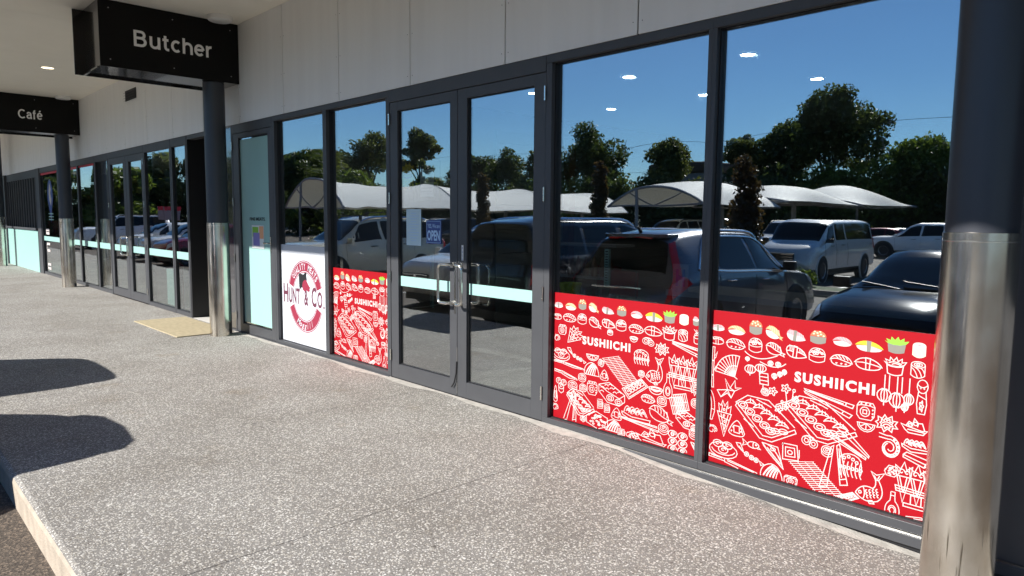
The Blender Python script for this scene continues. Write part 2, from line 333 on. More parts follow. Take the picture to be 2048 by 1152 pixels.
def text_mesh(txt, size=1., offset=0., sx=1., shear=0., space=1.):
    """outline of a word in the built-in font as verts / faces in the XY plane (origin at left of baseline)"""
    key = (txt, offset, shear, space)
    if key not in _tc:
        cu = bpy.data.curves.new('t', 'FONT'); cu.body = txt; cu.size = 1; cu.offset = offset; cu.shear = shear; cu.space_character = space; cu.resolution_u = 3
        ob = bpy.data.objects.new('t', cu); COL.objects.link(ob)
        dg = bpy.context.evaluated_depsgraph_get(); dg.update(); me = bpy.data.meshes.new_from_object(ob.evaluated_get(dg))
        _tc[key] = ([tuple(v.co) for v in me.vertices], [tuple(p.vertices) for p in me.polygons])
        bpy.data.objects.remove(ob); bpy.data.meshes.remove(me); bpy.data.curves.remove(cu)
    v, f = _tc[key]
    return [(x * size * sx, y * size) for x, y, z in v], f
def text_fit(txt, x0, x1, y0, y1, offset=0., shear=0., space=1.):
    v, f = text_mesh(txt, 1, offset, 1, shear, space)
    ax = min(p[0] for p in v); bx = max(p[0] for p in v); ay = min(p[1] for p in v); by = max(p[1] for p in v)
    return [(x0 + (p[0] - ax) / (bx - ax) * (x1 - x0), y0 + (p[1] - ay) / (by - ay) * (y1 - y0)) for p in v], f
def ribbon(mb, pts, w, y, mi=0):
    P = [Vector((p[0], p[1])) for p in pts]
    Q = [P[0]]
    for p in P[1:]:
        if (p - Q[-1]).length > 1e-4: Q.append(p)
    if len(Q) < 2: return
    closed = (Q[0] - Q[-1]).length < 2e-3 and len(Q) > 3
    if closed: Q = Q[:-1]
    n = len(Q); vs = []
    for i in range(n):
        a = Q[i] - Q[i - 1] if (i > 0 or closed) else Q[1] - Q[0]
        b = Q[(i + 1) % n] - Q[i] if (i < n - 1 or closed) else Q[-1] - Q[-2]
        a = a.normalized(); b = b.normalized(); t = (a + b)
        t = t.normalized() if t.length > .2 else a
        nn = Vector((-t.y, t.x)); k = 1 / max(.55, abs(nn.dot(Vector((-a.y, a.x)))))
        vs += [(Q[i].x + nn.x * w * k / 2, y, Q[i].y + nn.y * w * k / 2), (Q[i].x - nn.x * w * k / 2, y, Q[i].y - nn.y * w * k / 2)]
    fs = [(2 * i, 2 * i + 1, 2 * ((i + 1) % n) + 1, 2 * ((i + 1) % n)) for i in range(n if closed else n - 1)]
    mb.add(vs, fs, mi)
# ------------------------------------------------------------------ ground
def pz(x):                                  # the footpath falls gently towards the near end of the facade
    return 0. if x < -3.2 else -.042 * (x + 3.2) * min(1, (x + 3.2) / .8)
g = MB(); g.add([(-700, -700, G), (500, -700, G), (500, -4.6, G), (-700, -4.6, G), (500, -3.0, -.155), (-700, -3.0, -.155), (500, 300, -.155), (-700, 300, -.155)], [(0, 1, 2, 3), (3, 2, 4, 5), (5, 4, 6, 7)])
tag(g.build('road', 'asphalt'), 'dark asphalt car park and road surface', kind='structure')
pav = bpy.data.objects.new('footpath', None); COL.objects.link(pav); tag(pav, 'exposed aggregate concrete footpath along the shopfronts', kind='structure')
J = .0022; KY = -3.02; KW = .0
xs = [-2.95 - 1.9 * k for k in range(-6, 26) if k != -1][::-1]
for i in range(len(xs) - 1):
    a, b_ = xs[i] + J, xs[i + 1] - J
    n = 8; m = MB(); vs = []; fs = []
    # profile across: kerb arris rounded
    prof = [(KY + .0, -.2), (KY + .0, -.03), (KY + .008, -.01), (KY + .03, 0), (.0, 0), (.0, -.2)]
    for k in range(n + 1):
        x = a + (b_ - a) * k / n
        for (y, z) in prof: vs.append((x, y, z + (pz(x) if z > -.1 else 0)))
    P = len(prof)
    for k in range(n):
        for j in range(P - 1): fs.append((k * P + j, (k + 1) * P + j, (k + 1) * P + j + 1, k * P + j + 1))
    fs += [tuple(range(P)), tuple(range(n * P, n * P + P))[::-1]]
    m.add(vs, fs); m.m = [1 if (q < n * (P - 1) and q % (P - 1) < 2) else 0 for q in range(len(fs))]; m.build('paving_slab', ['pave', 'kerb'], pav)
m = MB(); m.box(-55, 14, KY + .02, .0, -.24, -.0065); o = m.build('slab_joint_filler', 'kerb', pav)
for v in o.data.vertices:
    if v.co.z > -.1: v.co.z = -.006 if v.co.x < 0 else -.8
# recess floor and strip of mortar along the frames
m = MB(); m.box(-10.55, -9.35, .001, 1.3, -.2, .003); tag(m.build('entry_floor', 'cement'), 'pale concrete floor of the recessed entry', kind='structure')
m = MB()
for k in range(40):
    x0 = -9.0 + k * .25; x1 = x0 + .25
    w0 = .07 + .03 * math.sin(k * 1.7) + .02 * math.sin(k * .6); w1 = .07 + .03 * math.sin((k + 1) * 1.7) + .02 * math.sin((k + 1) * .6)
    m.add([(x0, -.0, pz(x0) + .006), (x1, -.0, pz(x1) + .006), (x1, -w1, pz(x1) + .003), (x0, -w0, pz(x0) + .003)], [(0, 3, 2, 1)])
tag(m.build('mortar_strip', 'mortar'), 'rough pale mortar strip along the foot of the frames', kind='structure')
m = MB(); m.box(-10.7, -8.95, -.75, -.06, .0, .012)
tag(m.build('door_mat', 'yellowmat', bevel=.003), 'tan door mat in front of the recessed black entry behind the butcher pole', 'mat')
# garden strip across the driveway
gb = bpy.data.objects.new('garden_bed', None); COL.objects.link(gb); tag(gb, 'kerbed grass strip across the driveway', kind='structure')
m = MB(); m.box(-90, 8, -14.9, -13.5, G, G + .11); m.build('grass_top', 'grass', gb)
m = MB(); m.box(-90, 8, -13.5, -13.35, G, G + .15); m.build('kerb_edge', 'kerb', gb, bevel=.02)
m = MB()
for k in range(-32, 3):
    m.add([(k * 2.6, -18.9, G + .004), (k * 2.6 + .1, -18.9, G + .004), (k * 2.6 + .1, -15.3, G + .004), (k * 2.6, -15.3, G + .004)], [(0, 1, 2, 3)])
for k in range(-10, 3):
    x = -4.15 + k * 2.5
    m.add([(x, -8.3, G + .004), (x + .1, -8.3, G + .004), (x + .1, -3.2, G + .004), (x, -3.2, G + .004)], [(0, 1, 2, 3)])
tag(m.build('painted_bay_lines', 'white'), 'white painted parking bay lines on the asphalt', kind='structure')

# ------------------------------------------------------------------ building shell
ZT = 2.622; ZS = 3.79; YG = .055            # cladding foot, soffit, glass plane
bld = thing('shop_wall', 'pale grey panelled wall above the shopfront glazing', 'wall', (0, 0, 0))
panel0 = None; seamx = -7.514
for k in range(-32, 12):
    x0 = seamx + 1.2 * k
    if x0 > 4: break
    if panel0 is None:
        m = MB(); m.box(.006, 1.194, 0, .012, ZT, ZS + .2); panel0 = m.build('cladding_panel', 'clad', bld, bevel=.0015); panel0.location = (x0, -.002, 0)
    else: child_copy(panel0, bld, location=(x0, -.002, 0))
m = MB(); m.box(-46, 6, .013, .25, ZT + .003, ZS + .3); m.build('wall_backing', 'joint', bld)
m = MB()
for k in range(-12, 9):
    for dx in (-.035, .035):
        for z in (2.70, 3.05, 3.45):
            m.cyl((seamx + 1.2 * k + dx, -.004, z), (seamx + 1.2 * k + dx, .0, z), .0028, n=8)
o = m.build('panel_screw', 'joint', bld); tag(o, kind='stuff')
aw = thing('awning', 'cream lined awning roof over the footpath with dark fascia', 'awning', (0, 0, ZS))
soff0 = None
for k in range(-17, 4):
    x0 = seamx + 2.4 * k
    if soff0 is None:
        m = MB(); m.box(.002, 2.398, -3.87, -.004, 0, .012); soff0 = m.build('soffit_panel', 'soffit', aw); soff0.location = (x0, 0, 0)
    else: child_copy(soff0, aw, location=(x0, 0, 0))
m = MB(); m.box(-47, 6, -3.92, -3.872, -.01, .32); m.build('fascia', 'pole', aw)
m = MB(); m.box(-47, 6, -3.87, 0, .013, .3); m.build('roof_deck', 'joint', aw)

# interior rooms
def struct(name, mb, mt, label): return tag(mb.build(name, mt), label, kind='structure')
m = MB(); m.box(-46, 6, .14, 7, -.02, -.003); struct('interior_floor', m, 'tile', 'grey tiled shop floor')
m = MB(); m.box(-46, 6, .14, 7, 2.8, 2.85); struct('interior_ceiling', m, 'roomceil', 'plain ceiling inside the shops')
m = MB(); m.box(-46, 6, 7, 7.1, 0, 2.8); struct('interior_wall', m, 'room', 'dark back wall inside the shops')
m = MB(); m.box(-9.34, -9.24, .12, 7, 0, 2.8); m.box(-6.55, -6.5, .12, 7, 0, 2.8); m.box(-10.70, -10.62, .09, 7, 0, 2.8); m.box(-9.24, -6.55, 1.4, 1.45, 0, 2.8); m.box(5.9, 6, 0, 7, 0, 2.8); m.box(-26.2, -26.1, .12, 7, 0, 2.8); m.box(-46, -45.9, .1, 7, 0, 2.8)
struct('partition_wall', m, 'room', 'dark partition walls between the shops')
# weatherboard wall seen through the right hand door, with a brown post
bw = thing('board_wall', 'grey green horizontal boards lining the room behind the right door leaf', 'wall', (-6.44, 0, 0))
b0 = None
for k in range(17):
    if b0 is None:
        m = MB(); m.add([(0, 2.2, 0), (0, 6.9, 0), (.022, 6.9, .006), (.022, 2.2, .006), (0, 2.2, .148), (0, 6.9, .148), (.010, 6.9, .148), (.010, 2.2, .148)], [(0, 3, 2, 1), (4, 5, 6, 7), (0, 4, 7, 3), (3, 7, 6, 2), (2, 6, 5, 1), (1, 5, 4, 0)])
        b0 = m.build('board', 'boards', bw)
    else: child_copy(b0, bw, location=(0, 0, .15 * k))
m = MB(); m.box(.03, .13, 3.4, 3.52, 0, 2.55); m.build('post', 'brown', bw)
m = MB(); m.box(-3.4, -1.2, 1.5, 2.1, 0, .85); 
ct = thing('counter', 'brown fronted service counter with a dark top inside the sushi shop', 'counter', (-2.3, 1.8, 0))
m = MB(); m.box(-1.1, 1.1, -.3, .3, 0, .84); m.build('counter_front', 'brown', ct); m = MB(); m.box(-1.14, 1.14, -.34, .34, .843, .89); m.build('counter_top', 'galv', ct)
for i, (x, y) in enumerate([(-4.074, 1.705), (-5.393, 3.098), (-4.079, 2.995), (-2.866, 1.644), (-2.888, 2.971), (-5.31, 1.704)]):
    t = thing('ceiling_downlight', ['lit round ceiling light in front, first pane from the doors', 'lit ceiling light seen low in the pane beside the doors', 'lit ceiling light cut by the mullion between the two big panes', 'lit ceiling light highest in the pane beside the steel pole', 'lit ceiling light lower in the pane beside the steel pole', 'lit ceiling light in the top corner of the right door'][i], 'light', (x, y, 2.8), group='interior ceiling lights')
    m = MB(); m.lathe([(.0, -.006), (.055, -.006)], 24); m.build('lamp', 'emitcool', t)
    m = MB(); m.lathe([(.056, -.002), (.058, -.012), (.07, -.01), (.075, -.001)], 24); m.build('trim_ring', 'white', t, smooth=True)
# big round inside lettering / other interior pieces
def flat(mb, pts, y, mi=0):
    mb.add([(p[0], y, p[1]) for p in pts], [tuple(range(len(pts)))], mi)

# ------------------------------------------------------------------ frames
def frame_box(mb, x0, x1, z0, z1, y0=0., y1=.11): mb.box(x0, x1, y0, y1, z0, z1)
def window(name, label, x0, x1, z0, z1, group=None, fw_=(.05, .05), yg=None):
    """x0,x1 = daylight opening; jambs given by fw_ left / right"""
    t = thing(name, label, 'window', ((x0 + x1) / 2, 0, 0), group=group)
    cx = (x0 + x1) / 2; L = x0 - cx; R = x1 - cx; yg = yg or YG
    m = MB(); m.box(L - fw_[0], R + fw_[1], 0, .11, 0.0, z0); m.build('sill_rail', 'frame', t, bevel=.002)
    m = MB(); m.box(L - fw_[0], R + fw_[1], 0, .11, z1, ZT - .003); m.build('head_rail', 'frame', t, bevel=.002)
    if fw_[0]: m = MB(); m.box(L - fw_[0], L, .0006, .11, z0 + .0005, z1 - .0005); m.build('jamb', 'frame', t, bevel=.002)
    if fw_[1]: m = MB(); m.box(R, R + fw_[1], .0006, .11, z0 + .0005, z1 - .0005); m.build('jamb', 'frame', t, bevel=.002)
    m = MB(); m.box(L, L + .006, yg - .02, .10, z0, z1); m.box(R - .006, R, yg - .02, .10, z0, z1); m.box(L + .006, R - .006, yg - .02, .10, z1 - .006, z1); m.box(L + .006, R - .006, yg - .02, .10, z0, z0 + .006)
    m.build('gasket', 'gasket', t)
    m = MB(); m.box(L + .006, R - .006, yg, yg + .006, z0 + .006, z1 - .006); m.build('pane', 'glass', t)
    return t
ZH = 2.563; Z0 = .047
window('shop_window', 'tall glass window with red sushi film, left of the two big panes', -3.435, -2.218, Z0, ZH, 'fixed shopfront windows', (.055, .0275))
window('shop_window', 'tall glass window with red sushi film next to the near steel pole', -2.163, -.905, Z0, ZH, 'fixed shopfront windows', (.0275, .06))
window('shop_window', 'narrow window with red sushi film left of the double doors', -6.587, -5.50, Z0, ZH, 'fixed shopfront windows', (.03, .045))
window('shop_window', 'narrow window whose lower half carries the white butcher film', -7.776, -6.66, Z0, ZH, 'fixed shopfront windows', (.045, .043))
# dark flat wall panel right of the near pole
ww = thing('end_panel', 'plain dark grey metal wall panel behind and right of the near steel pole', 'panel', (0, 0, 0))
m = MB(); m.box(-.844, .9, .0, .1, .0, ZT - .003); m.build('sheet', 'frame', ww, bevel=.002)
m = MB(); m.box(-.38, .9, -.012, -.001, -.02, .03); m.build('foot_trim', 'frame', ww)
m = MB(); m.box(-.845, 5, .1, .2, -.2, ZT - .003); m.build('backing', 'joint', ww)
# sub sill under the big panes where the path falls away
ss = thing('sub_sill', 'dark grey aluminium sub sill below the big window frames', 'sill', (0, 0, 0))
m = MB(); m.box(-3.49, .9, -.022, .11, -.058, -.006); m.build('sill_section', 'frame', ss, bevel=.003)
m = MB(); m.box(-3.49, .9, -.008, -.004, -.006, 0); m.build('drip_edge', 'chrome', ss)
m = MB(); m.box(-3.4, .9, .004, .1, -.22, -.058); m.build('painted_shadow_gap', 'gasket', ss)  # black filler painted in as the shade line under the sub sill
for a, b_ in ((-9.0, -7.83), (-7.82, -5.46)):
    m = MB(); m.box(a, b_, -.018, -.003, -.01, .014); m.build('sill_section', 'frame', ss, bevel=.002)

def hinge(par, x, z):
    m = MB(); m.cyl((x, -.008, z - .05), (x, -.008, z + .05), .0075, n=10); m.build('hinge', 'chrome', par, smooth=True)
def door(name, label, x0, x1, gx0, gx1, gz0, gz1, hinge_left, group=None, zt=2.505, pane='glass'):
    t = thing(name, label, 'door', ((x0 + x1) / 2, 0, 0), group=group); c = (x0 + x1) / 2
    a, b_, ga, gb_ = x0 - c, x1 - c, gx0 - c, gx1 - c
    m = MB(); m.box(a, ga, .004, .05, .012, zt); m.build('stile', 'frame', t, bevel=.0015)
    m = MB(); m.box(gb_, b_, .004, .05, .012, zt); m.build('stile', 'frame', t, bevel=.0015)
    m = MB(); m.box(ga, gb_, .0043, .05, .012, gz0); m.build('bottom_rail', 'frame', t, bevel=.0015)
    m = MB(); m.box(ga, gb_, .0043, .05, gz1, zt); m.build('top_rail', 'frame', t, bevel=.0015)
    m = MB(); m.box(ga, ga + .008, .02, .048, gz0, gz1); m.box(gb_ - .008, gb_, .02, .048, gz0, gz1); m.box(ga + .008, gb_ - .008, .02, .048, gz1 - .008, gz1); m.box(ga + .008, gb_ - .008, .02, .048, gz0, gz0 + .008); m.build('gasket', 'gasket', t)
    m = MB(); m.box(ga + .008, gb_ - .008, .028, .034, gz0 + .008, gz1 - .008); m.build('pane', pane, t)
    hx = a - .001 if hinge_left else b_ + .001
    for z in (.22, .95, 1.66, 2.36): hinge(t, hx, z)
    return t
dl = door('glass_door', 'left leaf of the glass double doors, with the open sign on it', -5.437, -4.478, -5.321, -4.572, .142, 2.428, True, 'double door leaves')
dr = door('glass_door', 'right leaf of the glass double doors, next to the big red windows', -4.472, -3.494, -4.357, -3.609, .142, 2.428, False, 'double door leaves')
df = thing('door_frame', 'dark grey frame around the glass double doors', 'frame', (-4.465, 0, 0))
m = MB(); m.box(-.99, .972, 0, .11, 2.51, ZT - .003); m.build('head', 'frame', df, bevel=.002)
m = MB(); m.box(-1.0 + .01, -.977, .0012, .11, 0, 2.5095); m.build('jamb', 'frame', df)
m = MB(); m.box(-.97, .97, .06, .075, 0, 2.5); 
m = MB(); m.box(-.972, .972, .01, .08, -.004, .009); m.build('threshold', 'gasket', df)
m = MB(); m.box(-.0085, -.0055, -.001, .004, .03, .42); m.build('brush_seal', 'chrome', df)
m = MB(); m.tube([(-.008, -.004, .30), (-.012, -.006, .2), (-.03, -.012, .12), (-.06, -.014, .08)], .006, 8); m.build('loose_seal', 'gasket', df, smooth=True)
# D handles
def dhandle(par, px, sgn, y0, z0=.785, z1=1.105, w=.12, st=.065, r=.0125):
    """bar bows away from the stile: two legs out from the stile then a loop"""
    pts = []
    A = (px, y0, z1 - .03); 
    def arc(c, a0, a1, rr, n=6):
        return [(c[0] + sgn * rr * math.cos(t), c[1], c[2] + rr * math.sin(t)) for t in [a0 + (a1 - a0) * i / n for i in range(n + 1)]]
    y = y0 - st if st > 0 else y0 - st
    R_ = .035
    pts += [(px, y0, z1)]
    pts += [(px, y0 - st * .6, z1), (px + sgn * .01, y - 0, z1)]
    pts += arc((px + sgn * (w - R_), y, z1 - R_), PI / 2, 0, R_)
    pts += arc((px + sgn * (w - R_), y, z0 + R_), 0, -PI / 2, R_)
    pts += [(px + sgn * .01, y, z0), (px, y0 - st * .6, z0), (px, y0, z0)]
    m = MB(); m.tube(pts, r, 12)
    for z in (z0, z1): m.cyl((px, y0 + .001, z), (px, y0 - .006 * (1 if st > 0 else -1), z), .018, n=16)
    return m.build('handle', 'chrome', par, smooth=True)
dhandle(dl, .43, -1, .004); dhandle(dr, -.44, 1, .004, w=.075); 
dhandle(dr, -.44, 1, .05, w=.21, st=-.07); dhandle(dl, .43, -1, .05, w=.15, st=-.07)
m = MB(); m.cyl((-.452, .004, .975), (-.452, -.006, .975), .016, n=16); m.cyl((-.452, .004, .93), (-.452, -.004, .93), .009, n=12); m.build('lock_cylinder', 'chrome', dr, smooth=True)
m = MB(); m.box(.445, .465, -.0005, .004, .70, 1.06); m.build('lock_strip', 'chrome', dl)
bd = door('glass_door', 'butcher shop side door with full pale mint frosted glass', -8.965, -7.86, -8.79, -7.955, .125, 2.45, True, 'frosted door')
m = MB(); m.box(.475, .50, -.004, .004, 1.06, 1.24); m.box(.478, .60, -.03, -.018, 1.12, 1.14) if 0 else None; m.build('lock_plate', 'chrome', bd)
m = MB(); m.tube([(.487, .004, 1.17), (.487, -.045, 1.17), (.40, -.05, 1.17)], .008, 8); m.build('handle', 'chrome', bd, smooth=True)
m = MB(); m.box(-9.0, -8.967, 0, .11, 0, ZT - .003); m.box(-7.858, -7.823, .0003, .11, 0, ZT - .003); m.box(-8.966, -7.859, 0, .11, 2.51, ZT - .003)
t = thing('door_frame', 'dark grey frame around the frosted butcher side door', 'frame', (0, 0, 0)); m.build('jamb', 'frame', t, bevel=.0015)
m = MB(); m.box(-.41, .41, .0275, .0279, .15, 2.425)  # film on the glass
o = m.build('frosted_film', 'mint'); o.location = (-8.372, -.002, 0); tag(o, 'pale mint frosted film covering the butcher side door glass', 'film')
m = MB(); m.box(-9.345, -9.002, .0, .05, .0, ZT - .003); t = thing('side_panel', 'glossy blue grey metal panel between the pole and the frosted door', 'panel', (0, 0, 0)); m.build('sheet', mat('gloss_panel', (.06, .06, .065), .08, coat=1), t)

# ------------------------------------------------------------------ cafe end of the facade
t = thing('entry_recess', 'dark recessed doorway between the cafe windows and the butcher pole', 'doorway', (0, 0, 0))
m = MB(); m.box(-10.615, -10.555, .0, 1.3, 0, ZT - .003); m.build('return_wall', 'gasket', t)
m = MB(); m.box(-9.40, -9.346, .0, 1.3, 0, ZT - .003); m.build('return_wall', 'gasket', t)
m = MB(); m.box(-10.55, -9.405, 0, .11, 2.56, ZT - .003); m.build('head', 'frame', t)
m = MB(); m.box(-10.55, -9.405, 1.2, 1.3, 2.2, 2.56); m.box(-10.55, -10.45, 1.2, 1.28, 0, 2.2); m.box(-9.5, -9.405, 1.2, 1.28, 0, 2.2); m.box(-10.45, -9.5, 1.2, 1.28, 0.004, .15); m.build('door_stile', 'frame', t)
m = MB(); m.box(-10.45, -9.5, 1.23, 1.24, .15, 2.2); m.build('pane', 'glass', t)
CW = [(-11.22, -10.66, 'narrow cafe window next to the dark recess'), (-12.53, -11.33, 'cafe window right of the cafe doors'),
      (-15.60, -14.76, 'dark cafe window left of the cafe doors'), (-17.0, -15.70, 'cafe window behind the cafe pole'),
      (-18.75, -17.1, 'cafe window just left of the cafe pole'), (-20.85, -18.85, 'cafe window with the blue cone decal')]
for a, b_, lb in CW: window('shop_window', lb, a, b_, .06, 2.50, 'cafe windows', (.05, .045), .026)
t = door('glass_door', 'right leaf of the cafe double doors', -13.60, -12.60, -13.44, -12.72, .15, 2.40, False, 'cafe door leaves')
dhandle(t, -.44, 1, .004, w=.10)
t2 = door('glass_door', 'left leaf of the cafe double doors', -14.70, -13.61, -14.57, -13.76, .15, 2.40, True, 'cafe door leaves')
dhandle(t2, .44, -1, .004, w=.13)
t = thing('door_frame', 'grey frame over the cafe double doors', 'frame', (0, 0, 0)); m = MB(); m.box(-14.705, -12.585, 0, .11, 2.51, ZT - .003); m.build('head', 'frame', t)
# mint dado and louvred shutter at the far left
t = thing('mint_counter', 'pale mint panel under the cafe servery window at far left', 'panel', (-23.6, 0, 0))
m = MB(); m.box(-2.1, 2.3, -.03, .05, 0, 1.07); m.build('mint_sheet', 'mint', t, bevel=.004)
m = MB(); m.box(2.301, 2.72, -.02, .05, 0, ZT - .003); m.build('corner_post', 'frame', t)
m = MB(); m.box(-2.3, -2.101, -.06, .05, 0, ZT - .003); m.build('corner_post', 'frame', t)
t = thing('louvre_shutter', 'dark upright louvre shutter over the mint cafe counter', 'shutter', (-23.6, 0, 0))
m = MB(); m.box(-2.1, 2.3, -.07, .09, 1.075, 1.13); m.build('sill', 'frame', t)
m = MB(); m.box(-2.1, 2.3, 0, .1, 2.42, ZT - .003); m.build('head', 'frame', t)
sl0 = None
for k in range(13):
    x = -2.05 + k * .345
    if sl0 is None:
        m = MB(); m.box(-.02, .05, 0, .09, 1.131, 2.419); sl0 = m.build('louvre', 'frame', t); sl0.location = (x, 0, 0)
    else: child_copy(sl0, t, location=(x, 0, 0))
m = MB(); m.box(-2.1, 2.3, .1, .106, 1.131, 2.419); m.build('pane', 'glass', t)
t = thing('stool_stack', 'red stools stacked behind the louvres at far left', 'stools', (-22.4, .6, 0))
for x in (0, -.8, -1.5): m = MB(); m.lathe([(.0, 1.3), (.14, 1.3), (.15, 1.26), (.12, 1.24), (.10, 1.0), (.12, .9), (0, .9)], 16, c=(x, 0, 0)); m.build('seat', 'redprint', t, smooth=True)

# mint manifestation stripes on the glass
def film(name, mt, x0, x1, z0, z1, label, cat, y=YG - .0025, group=None):
    m = MB(); m.box(x0, x1, y - .0006, y, z0, z1); return tag(m.build(name, mt), label, cat, group)
ZA, ZB = .868, .958
film('safety_stripe', 'mint', -5.31, -4.582, ZA, ZB, 'mint safety stripe across the left door leaf of the sushi shop', 'stripe', .026, 'mint stripes on the glass')
film('safety_stripe', 'mint', -4.347, -3.619, ZA, ZB, 'mint safety stripe across the right door leaf of the sushi shop', 'stripe', .026, 'mint stripes on the glass')
for a, b_, lb in [(-11.21, -10.67, 'mint stripe on the narrow cafe window next to the recess'), (-12.52, -11.34, 'mint stripe on the cafe window right of the cafe doors'), (-15.59, -14.77, 'mint stripe on the dark window left of the cafe doors'), (-16.99, -15.71, 'mint stripe on the window behind the cafe pole'), (-18.74, -17.11, 'mint stripe on the window just left of the cafe pole'), (-20.84, -18.86, 'mint stripe on the window with the blue cone decal')]:
    film('safety_stripe', 'mint', a, b_, .835, .945, lb, 'stripe', .0235, 'mint stripes on the glass')
film('safety_stripe', 'mint', -13.43, -12.73, .835, .945, 'mint stripe on the right cafe door leaf', 'stripe', .026, 'mint stripes on the glass')
film('safety_stripe', 'mint', -14.56, -13.77, .835, .945, 'mint stripe on the left cafe door leaf', 'stripe', .026, 'mint stripes on the glass')
# mint bin standing inside the cafe window
m = MB(); m.box(-.2, .2, -.15, .15, 0, .62); o = m.build('display_stand', 'mint', bevel=.01); o.location = (-12.0, .32, 0); tag(o, 'small mint box stand inside the cafe window right of the cafe doors', 'stand')
# white mug icons on the far cafe window
m = MB()
for z in (1.10, 1.02, .76, .60, .26, .16): m.box(-.33, .0, 0, .0006, z - .03, z + .028)
for z in (1.06, .70, .21):
    m.box(-.36, -.33, 0, .0006, z - .06, z + .06)
o = m.build('cup_decal', 'vwhite'); tag(o, kind='stuff'); o.location = (-20.2, .022, 0); tag(o, 'column of small white marks on the far cafe window', 'decal')
m = MB(); vs = [(-.3, 1.95), (-.28, 2.2), (-.15, 2.38), (0, 2.44), (.15, 2.38), (.28, 2.2), (.3, 1.95), (.12, 1.68), (0, 1.4), (-.12, 1.68)]
m.add([(x, 0, z) for x, z in vs], [tuple(range(len(vs)))])
vs2 = [(-.1, 1.95), (-.12, 2.15), (0, 2.36), (.12, 2.2), (.04, 2.1), (.14, 1.95), (.05, 1.8)]
m.add([(x, -.001, z) for x, z in vs2], [tuple(range(len(vs2)))], 1)
for z in (1.62, 1.55, 1.48): m.box(-.25, .25, -.0008, -.0005, z - .015, z + .012, 2)
o = m.build('cone_decal', ['blue', 'vwhite', 'mint']); o.location = (-19.9, .022, -.12); tag(o, 'blue and white cone shaped decal on the far cafe window', 'decal')
m = MB(); m.box(-20.84, -17.11, 0.021, 0.022, 2.44, 2.49); m.box(-16.99, -15.71, 0.021, 0.022, 2.45, 2.49)
tag(m.build('red_strip', 'redprint'), 'thin red strip along the top of the far cafe windows', 'strip')

# ------------------------------------------------------------------ poles, signs
def pole(x, y, label, top, grp='round awning poles', zs=1.40):
    z_ = min(0, pz(x)); t = thing('awning_pole', label, 'pole', (x, y, z_), group=grp); zs -= z_; top -= z_
    m = MB(); m.cyl((0, 0, zs - .01), (0, 0, top), .1235, n=48); m.build('post', 'pole', t, smooth=True)
    m = MB(); m.lathe([(.124, zs + .002), (.130, zs), (.130, -.06), (.12, -.06)], 64); m.build('steel_sleeve', 'steel', t, smooth=True)
    m = MB(); m.lathe([(.1302, zs - .03), (.1312, zs - .031), (.1312, zs - .034), (.1302, zs - .035)], 48); m.build('sleeve_band', 'chrome', t, smooth=True)
    return t
pole(-.735, -.405, 'round dark pole in a scratched steel sleeve at the near right edge', ZS, zs=1.447)
p1 = pole(-8.815, -.265, 'round dark pole in a steel sleeve under the butcher sign', 3.08)
pole(-16.74, -.30, 'round dark pole in a steel sleeve under the cafe sign', 3.08)
pole(-24.7, -.35, 'far left round pole with sleeve beside the mint counter', ZS)
def arcp(cx, cy, rx, ry, a0, a1, n=14): return [(cx + rx * math.cos(rad(a0 + (a1 - a0) * i / n)), cy + ry * math.sin(rad(a0 + (a1 - a0) * i / n))) for i in range(n + 1)]
GL_ = {'B': (.95, [[(0, -.12), (0, 1.5)], [(0, 1.38), (.5, 1.38)] + arcp(.5, 1.06, .27, .32, 90, -90, 8)[1:] + [(0, .74)], [(.5, .74)] + arcp(.5, .37, .34, .37, 90, -90, 8)[1:] + [(0, 0)]]),
 'u': (.68, [[(0, 1.12)] + arcp(.3, .34, .3, .34, 180, 270, 6) + arcp(.3, .4, .38, .4, 270, 360, 6), [(.68, 1.12), (.68, -.12)]]),
 't': (.42, [[(.18, 1.4), (.18, .3)] + arcp(.4, .26, .22, .26, 180, 270, 6) + [(.5, .0)], [(-.06, .98), (.46, .98)]]),
 'c': (.66, [arcp(.36, .5, .36, .5, 48, 312, 20)]), 'h': (.68, [[(0, 1.5), (0, -.12)], arcp(.34, .6, .34, .4, 170, 0, 10) + [(.68, -.12)]]),
 'e': (.72, [[(0, .53), (.72, .53)], arcp(.36, .5, .36, .5, 4, 318, 24)]), 'r': (.38, [[(0, 1.12), (0, -.12)], arcp(.36, .6, .34, .4, 175, 80, 8)]),
 'C': (1.05, [arcp(.58, .69, .58, .69, 46, 314, 24)]), 'a': (.66, [arcp(.32, .7, .3, .3, 165, 0, 8) + [(.64, .25), (.7, -.1)], [(.62, .58)] + arcp(.28, .28, .28, .28, 90, 340, 12)]),
 'f': (.4, [[(.16, -.12), (.16, 1.15)] + arcp(.42, 1.15, .26, .26, 180, 95, 6), [(-.06, .98), (.46, .98)]])}
GL_['\u00e9'] = (.72, GL_['e'][1] + [[(.3, 1.22), (.52, 1.48)]])
def stroke_word(word, y0, y1, z0, z1, x, w=.25):
    m = MB(); pen = 0; S = []
    for ch in word:
        adv, st = GL_[ch]
        for s_ in st: S.append([(p[0] + pen, p[1]) for p in s_])
        pen += adv + .37
    W_ = pen - .37; sx = (y1 - y0) / (W_ + w); sz = (z1 - z0) / (1.38 + w)
    for k, s_ in enumerate(S):
        pts = [(y0 + (p[0] + w / 2) * sx, z0 + (p[1] + w / 2) * sz) for p in s_]
        n0 = len(m.v); ribbon(m, pts, w * (sx + sz) / 2, 0)
        for i in range(n0, len(m.v)): v = m.v[i]; m.v[i] = (x + .00006 * (k % 5), v[0], min(v[2], z1) if word[0] != 'C' else v[2])
    return m
